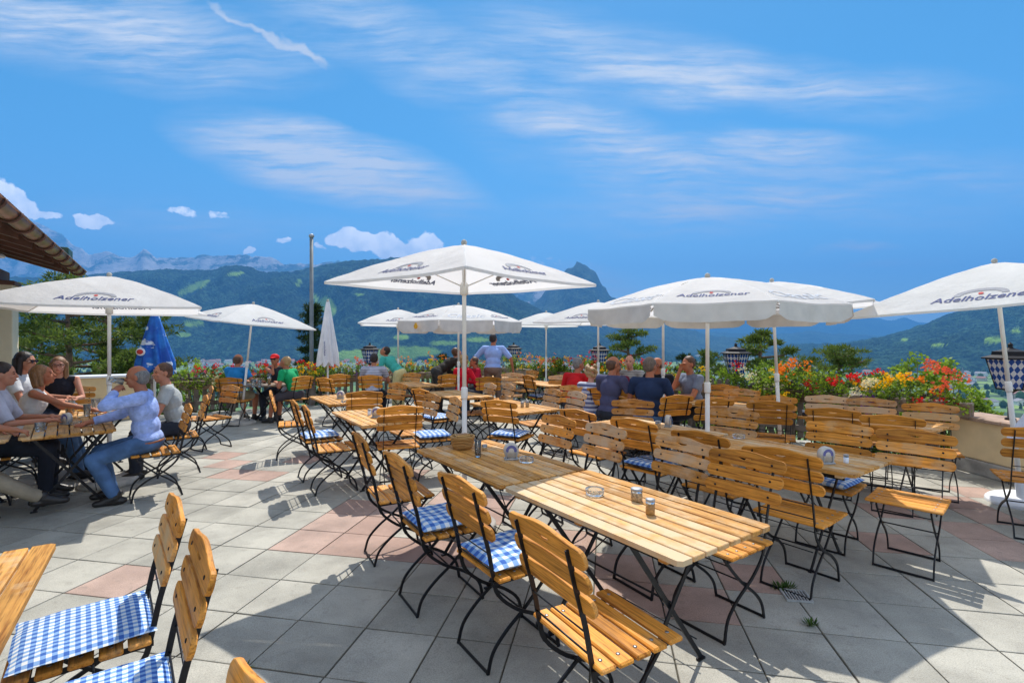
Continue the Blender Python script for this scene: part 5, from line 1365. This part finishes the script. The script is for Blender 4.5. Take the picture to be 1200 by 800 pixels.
# ------------------------------------------------------------------ table-top things
M['coaster']=plain('coaster_card',(.58,.53,.46),.7,0,.15,30); M['coaster_blue']=plain('coaster_print',(.13,.13,.32),.7); M['jar_brown']=plain('jar_filling',(.40,.25,.11),.5,0,.6,90); M['wicker']=None
def wicker():
    m,nt,b,out=newmat('wicker'); tc=coords(nt); w=nt.nodes.new('ShaderNodeTexWave'); w.wave_type='BANDS'; w.bands_direction='Z'; w.inputs['Scale'].default_value=26; w.inputs['Distortion'].default_value=2.5; Lk(nt,tc,w.inputs[0])
    c=ramp(nt,w.outputs[1],[(.2,(.32,.15,.035)),(.7,(.70,.40,.12))]); Lk(nt,c,b.inputs['Base Color']); b.inputs['Roughness'].default_value=.6; bump(nt,b,w.outputs[1],.9,.006); return m
M['wicker']=wicker()
Z=.7405
def stand(px,py,label,ang=0,h=Z):
    p=PX(px,py,h); root=empty('coaster_stand',p,R(ang)); tag(root,label,'coaster holder','round coaster stands on the tables')
    mb=MB(); mb.box((0,0,.006),(.10,.06,.012),0,0,.003); mb.box((-.036,0,.035),(.008,.05,.05)); mb.box((.036,0,.035),(.008,.05,.05)); mb.build('holder',M['zinc'],root)
    mb=MB(); Mx=Matrix.Translation((0,.0,.064))@Matrix.Rotation(R(90),4,'X')
    mb.lathe([(.0535,-.02),(.0535,.02)],28,0,M=Mx); mb.add([Mx@Vector((q*math.cos(a),q*math.sin(a),sg*.0206)) for sg in (-1,1) for a in [math.pi*k/10 for k in range(-1,12)] for q in (.020,.040)],[(26*s+2*k,26*s+2*k+1,26*s+2*k+3,26*s+2*k+2) for s in (0,1) for k in range(12)],1); mb.build('coasters',[M['coaster'],M['coaster_blue']],root); return root
def jar(px,py,label,r=.028,h=.06,fill=None,cat='jar',group='spice jars and shakers on the tables'):
    p=PX(px,py,Z); root=empty('spice_jar',p); tag(root,label,cat,group)
    mb=MB(); mb.lathe([(r,h*.86),(r,h)],20); mb.build('glass',M['glass'],root)
    mb=MB(); mb.lathe([(r*.97,.0),(r,.003),(r,h*.85)],18); mb.build('filling',fill or M['jar_brown'],root)
    mb=MB(); mb.lathe([(r*1.02,h+.001),(r*1.02,h+.012),(r*.6,h+.014)],20); mb.build('lid',M['zinc'],root); return root
def ashtray(px,py,label):
    p=PX(px,py,Z); mb=MB(); mb.lathe([(.046,0),(.050,.004),(.052,.032),(.045,.032),(.040,.010),(.001,.008)],24); o=mb.build('ashtray',M['glass'],None); o.location=p; tag(o,label,'ashtray','glass ashtrays'); return o
def tumbler(px,py,label,r=.03,h=.13,fill=None,fh=.5,foam=False,dz=0,cat='glass',handle=False,name='drinking_glass'):
    p=PX(px,py,Z); root=empty(name,p); tag(root,label,cat,'glasses and jugs on the tables')
    mb=MB(); mb.lathe([(r*.85,0),(r,h),(r*.93,h),(r*.80,.010),(.001,.010)],18); mb.build('glass',M['glass'],root)
    if fill:
        mb=MB(); mb.lathe([(r*.76,.012),(r*.88,h*fh)],16); mb.build('drink',fill,root)
        if foam: mb=MB(); mb.lathe([(r*.88,h*fh+.001),(r*.9,h*fh+.018)],16); mb.build('foam',M['white_cap'],root)
    if handle: mb=MB(); mb.tube(spline([(r*.95,0,h*.85),(r*1.8,0,h*.75),(r*1.8,0,h*.35),(r*.9,0,h*.22)],5),.006,6); mb.build('handle',M['glass'],root)
    return root
jar(746,586,'wider brown spice jar on the sunlit front table',.030,.052); jar(762,602,'slim amber spice jar nearest the camera on the front table',.022,.062,plain('amber_spice',(.42,.21,.05),.5,0,.4,80)); ashtray(697,579,'glass ashtray at the shadow edge on the front table')
stand(599,538,'coaster stand on the shaded basket table',5); ashtray(617,541,'glass ashtray beside the coaster stand on the basket table'); tumbler(560,535,'tall glass with dark drink beside the wicker basket',.026,.125,M['cola'],.7)
jar(568,527,'small green-topped holder behind the dark drink',.020,.03)
p=PX(542,525,Z); root=empty('basket',p); tag(root,'brown wicker basket at the foot of the central parasol pole','basket')
mb=MB(); mb.lathe([(.070,0),(.088,.03),(.094,.085),(.100,.09),(.098,.10),(.088,.10),(.084,.085),(.076,.02),(.001,.02)],28); mb.build('basket_body',M['wicker'],root)
mb=MB(); mb.box((0,.01,.085),(.11,.09,.05),0,0,.01,Matrix.Rotation(.4,4,'Z')); mb.build('napkins',M['wicker'],root)
stand(441,489,'coaster stand on the pale left table',0); jar(433,486,'white shaker left of the coaster stand on the pale left table',.02,.055,M['white_cap']); ashtray(452,491,'ashtray right of the coaster stand on the pale left table')
stand(399,467,'coaster stand on the far pale left table',0); ashtray(404,471,'ashtray on the far pale left table')
jar(612,477,'left wooden shaker on the bare pale table right of the central pole',.022,.06); jar(618,476.5,'right wooden shaker on the bare pale table right of the central pole',.024,.07)
stand(783,500,'coaster stand on the sunlit table behind the shaded chair backs',60); jar(771,502,'salt shaker with brown sides left of the turned coaster stand',.026,.062); ashtray(866,513,'glass ashtray at the joint of the two right-hand tables')
stand(968,543,'large coaster stand on the half-shaded right-hand table',8); jar(991.5,542,'small clear salt shaker right of the large coaster stand',.016,.045,M['white_cap'])
jar(943,487,'dark square pot on the small pale table before the yellow flowers',.028,.05,M['steel'])
stand(78,497,'coaster stand on the drinking man\'s table',-12); ashtray(88,497,'yellowish ashtray beside the coaster stand at left')
for i,(x_,y_,r,h,f,fo,lb,hd) in enumerate([(82,486,.045,.16,M['beer'],False,'glass jug with pale liquid by the white-top woman\'s hand',True),(113,484,.05,.17,None,False,'empty clear glass jug left of the white pole',True),(102,487,.034,.13,None,False,'clear tumbler in front of the empty jug',False),(138,480,.034,.10,M['beer'],True,'amber beer glass right of the white pole',False),(47,505,.04,.08,None,False,'low clear glass at the elbow of the woman in white',False),(122,481,.034,.12,M['beer'],False,'half full beer glass behind the empty jug',False)]):
    tumbler(x_,y_,lb,r,h,f,.55,fo,handle=hd)
root=empty('serving_board',PX(108,481,Z)); tag(root,'yellow and black tray lying behind the glasses at left','tray'); mb=MB(); mb.box((0,0,.012),(.30,.18,.02),0,0,.006); mb.build('tray',plain('yellow_tray',(.65,.38,.05),.5),root); mb=MB(); mb.box((.02,0,.03),(.12,.10,.014),0,0,.004); mb.build('wallet',M['steel'],root)
tumbler(315.5,451,'tall wheat beer glass in front of the woman in the red cap',.036,.22,M['beer'],.55,True); tumbler(297,453,'clear beer mug in front of the blue-shirted man',.045,.14,None,.5,False,handle=True); tumbler(304,453,'clear tumbler in the middle of the dark back table',.035,.12)
for i,(x_,y_,lb) in enumerate([(745,458,'clear glass among the seated group at centre right'),(783,459,'clear glass in front of the man with his hand at his chin')]): tumbler(x_,y_,lb,.034,.14)
# ------------------------------------------------------------------ people
BLU=plain('pale_blue_shirt',(.34,.44,.78),.85,0,.22,22,.5,.2)
JE=plain('blue_jeans',(.06,.13,.27),.85,0,.45,5,.4); KH=cl('khaki',(.30,.25,.18)); DK=cl('dark_trousers',(.03,.035,.05)); 
man=person('man in a blue checked shirt and jeans drinking from a raised glass',-3.70,5.06,209,lean=6,yaw=-6,pitch=4,hr=(.16,.50,.775),hl=(-.105,.25,1.09),elbl=(-.75,.5,-.35),top=BLU,sleeve='long',bottom=JE,hair='balding',hm=HG,sk=SK2,near=True,girth=1.08,fl=(-.16,.24,.07),fr=(.14,.32,.07),hand='grip',seatz=.47)
gp=world_pt(man,Vector((-.012,.262,1.195))); 
root=empty('drinking_glass',gp); root.rotation_euler=(R(104),0,R(119)); tag(root,'glass raised to the mouth of the man in the blue checked shirt','glass','glasses and jugs on the tables')
mb=MB(); mb.lathe([(.026,-.06),(.033,.06),(.030,.06),(.022,-.05),(.001,-.05)],18); mb.build('glass',M['glass'],root)
person('man in a light grey T-shirt with brown hair, back half hidden by the drinking man',-4.02,6.0,215,lean=14,yaw=20,top=cl('grey_tee',(.42,.44,.43)),bottom=DK,hair='short',hm=HB,near=True,hl=(-.2,.45,.775),hr=(.15,.45,.775))
person('man in khaki trousers and black shoes at the left edge, forearm on the table',-4.90,4.12,42,lean=5,yaw=0,hl=(-.1,.45,.775),hr=(.18,.62,.775),top=cl('white_shirt',(.6,.6,.62)),bottom=KH,near=True,fl=(-.05,.78,.08),fr=(.16,.88,.08),sk=SK2,sleeve='elbow')
person('short dark-haired person in a lilac grey shirt, leftmost at the table',-5.06,4.80,38,lean=6,yaw=0,top=cl('lilac_shirt',(.47,.47,.55)),bottom=DK,hair='bun',hm=HD,near=True,female=True,sleeve='elbow',sc=1.03)
person('woman with wavy brown-blond hair in a white sleeveless top reaching over the table',-5.44,5.50,36,lean=16,yaw=-8,pitch=-12,top=cl('white_top',(.66,.64,.62)),sleeve='none',bottom=JE,leg='long',hair='bob',hm=HLB,sk=SK2,near=True,female=True,hl=(-.05,.55,.80),hr=(.20,.62,.80),hand='flat',fl=(-.1,.55,.07),fr=(.1,.50,.07))
person('smiling woman with long brown hair and glasses in a black top',-6.38,7.02,300,lean=6,yaw=8,top=cl('black_top',(.02,.02,.028)),sleeve='none',bottom=DK,hair='long',hm=HLB,sk=SK3,near=True,female=True,glasses='clear',sc=1.02)
person('dark-haired woman in sunglasses behind the lilac-shirted person',-6.30,6.32,20,lean=4,yaw=-10,top=cl('pale_top',(.6,.6,.6)),bottom=DK,hair='long',hm=HD,near=True,female=True,glasses='sun',sc=1.08)
# back left
person('man in a bright blue T-shirt with his back to the camera',-5.38,9.62,80,lean=8,yaw=-5,top=cl('bright_blue_tee',(.02,.21,.50)),bottom=cl('beige_shorts',(.42,.36,.24)),leg='short',hair='balding',hm=HB,sk=SK2,girth=1.12,hl=(-.1,.4,.78),hr=(.33,.33,.78))
person('man in a green T-shirt leaning over the dark table',-4.18,9.65,172,lean=24,yaw=5,pitch=-15,top=cl('green_tee',(.01,.33,.12)),bottom=cl('grey_shorts',(.07,.06,.07)),leg='short',hair='short',hm=HBL,sk=SK2,hl=(-.12,.35,.78),hr=(.1,.25,.62),fl=(-.1,.5,.07),fr=(.12,.45,.07))
person('person in a red cap and sunglasses with a hand at the chin',-4.93,10.45,275,lean=14,yaw=0,pitch=-5,top=DK,sleeve='none',bottom=DK,hair='short',hm=HD,sk=SK2,glasses='sun',hat=cl('red_cap',(.60,.015,.02)),female=True,hr=(.03,.20,1.15),hl=(-.2,.3,.78))
person('dark-haired man in a grey-blue striped shirt seated with his back to us at the fence',-2.78,9.95,95,lean=6,yaw=0,top=stripes('greyblue_stripe',(.32,.34,.44),(.48,.50,.58),.05),bottom=DK,hair='short',hm=HD,sk=SK2)
person('woman in a teal top and pale yellow trousers bending over the fence',-2.42,10.75,158,stand=True,lean=48,yaw=25,pitch=-30,top=cl('teal_top',(.06,.42,.36)),bottom=cl('pale_yellow',(.66,.60,.30)),hair='short',hm=HD,sk=SK2,female=True,hl=(-.2,.50,.80),hr=(.1,.52,.78),sc=.97)
person('man in black bending far forward beside the child in red',-1.62,10.7,28,stand=True,lean=58,yaw=0,pitch=-25,top=cl('black_jacket',(.03,.027,.025)),sleeve='long',bottom=cl('charcoal_trousers',(.045,.045,.045)),hair='short',hm=HB,hl=(-.1,.55,.85),hr=(.1,.6,.85),sc=1.0)
person('blond child in a red jacket on a chair by the white poles',-1.05,10.25,60,lean=8,yaw=-10,top=cl('red_jacket',(.62,.012,.03)),sleeve='long',bottom=DK,hair='curly',hm=HBL,sk=SK2,sc=.95,female=True)
person('second person in a dark red top just right of the central pole',-.72,10.9,200,lean=10,top=cl('crimson_top',(.42,.012,.04)),sleeve='long',bottom=DK,hair='short',hm=HB,sk=SK2,sc=.93,hr=(.12,.2,1.1))
person('standing man in a light blue shirt, back to the camera, hands spread on the fence',-.42,10.9,88,stand=True,lean=14,yaw=-18,pitch=-4,top=cl('light_blue_shirt',(.30,.43,.78)),sleeve='elbow',bottom=cl('taupe_trousers',(.20,.14,.11)),hair='short',hm=HD,sk=SK2,hl=(-.36,.30,.98),hr=(.42,.16,.92),elbl=(-.7,-.5,-.1),elbr=(.7,-.5,-.1),girth=1.15,sc=1.04)
# group at centre right
G='guests seated round the middle right tables'
person('grey-haired man in a red sweater at the left of the seated group',.98,8.1,50,lean=18,yaw=-25,pitch=-8,top=cl('red_sweater',(.55,.012,.015)),sleeve='long',bottom=DK,hair='short',hm=HG,sk=SK2,group=G)
person('woman with curly blond hair in a striped top',1.14,7.35,55,lean=6,yaw=0,top=stripes('striped_top',(.55,.55,.62),(.10,.12,.25),.07),bottom=JE,hair='curly',hm=HBL,sk=SK3,female=True,sc=.90,group=G)
person('balding man in glasses and a navy polo shirt, seen in profile',1.33,6.88,38,lean=8,yaw=-20,top=cl('navy_polo',(.075,.075,.14)),bottom=DK,hair='balding',hm=HB,sk=SK2,glasses='clear',group=G,sc=1.03)
person('person in a maroon top half hidden behind the navy polo shirt',1.88,8.65,220,lean=8,top=cl('maroon_top',(.16,.02,.04)),bottom=DK,hair='short',hm=HG,sk=SK2,sc=.92,group=G)
person('white-haired old man facing the camera at the back of the group',2.10,8.75,235,lean=4,yaw=10,top=stripes('mottled_shirt',(.28,.26,.24),(.40,.37,.33),.04),bottom=DK,hair='bald',hm=HG,sk=SK3,sc=1.0,group=G)
person('man in a navy sweater with pale blue shoulders, back to the camera',1.76,6.45,58,lean=10,yaw=-22,pitch=-4,top=cl('navy_sweater',(.02,.035,.085)),bottom=JE,hair='short',hm=hairm('greying_hair',(.15,.11,.085)),sk=SK2,glasses='clear',group=G,sc=1.03,girth=1.1)
person('bald man in glasses and a black shirt looking down',2.38,7.95,225,lean=10,yaw=-35,pitch=-14,top=cl('black_shirt',(.013,.013,.016)),bottom=DK,hair='bald',hm=HB,sk=SK2,glasses='clear',group=G,girth=1.1)
person('man in a grey T-shirt with his hand at his chin, facing left',2.72,7.38,195,lean=8,yaw=5,top=cl('slate_tee',(.17,.20,.27)),bottom=DK,hair='short',hm=HB,sk=SK2,hr=(.02,.24,1.12),hl=(-.1,.42,.775),group=G,sc=1.02,girth=1.05)
person('person in pale clothes cut off by the right edge',4.56,4.02,50,lean=34,top=cl('pale_blue_top',(.62,.66,.76)),bottom=cl('pale_trousers',(.55,.55,.58)),hair='short',hm=HB,sleeve='long')
for o in scene.objects:
    for k in ('_wr','_wl'):
        if k in o: del o[k]
bpy.context.view_layer.update()
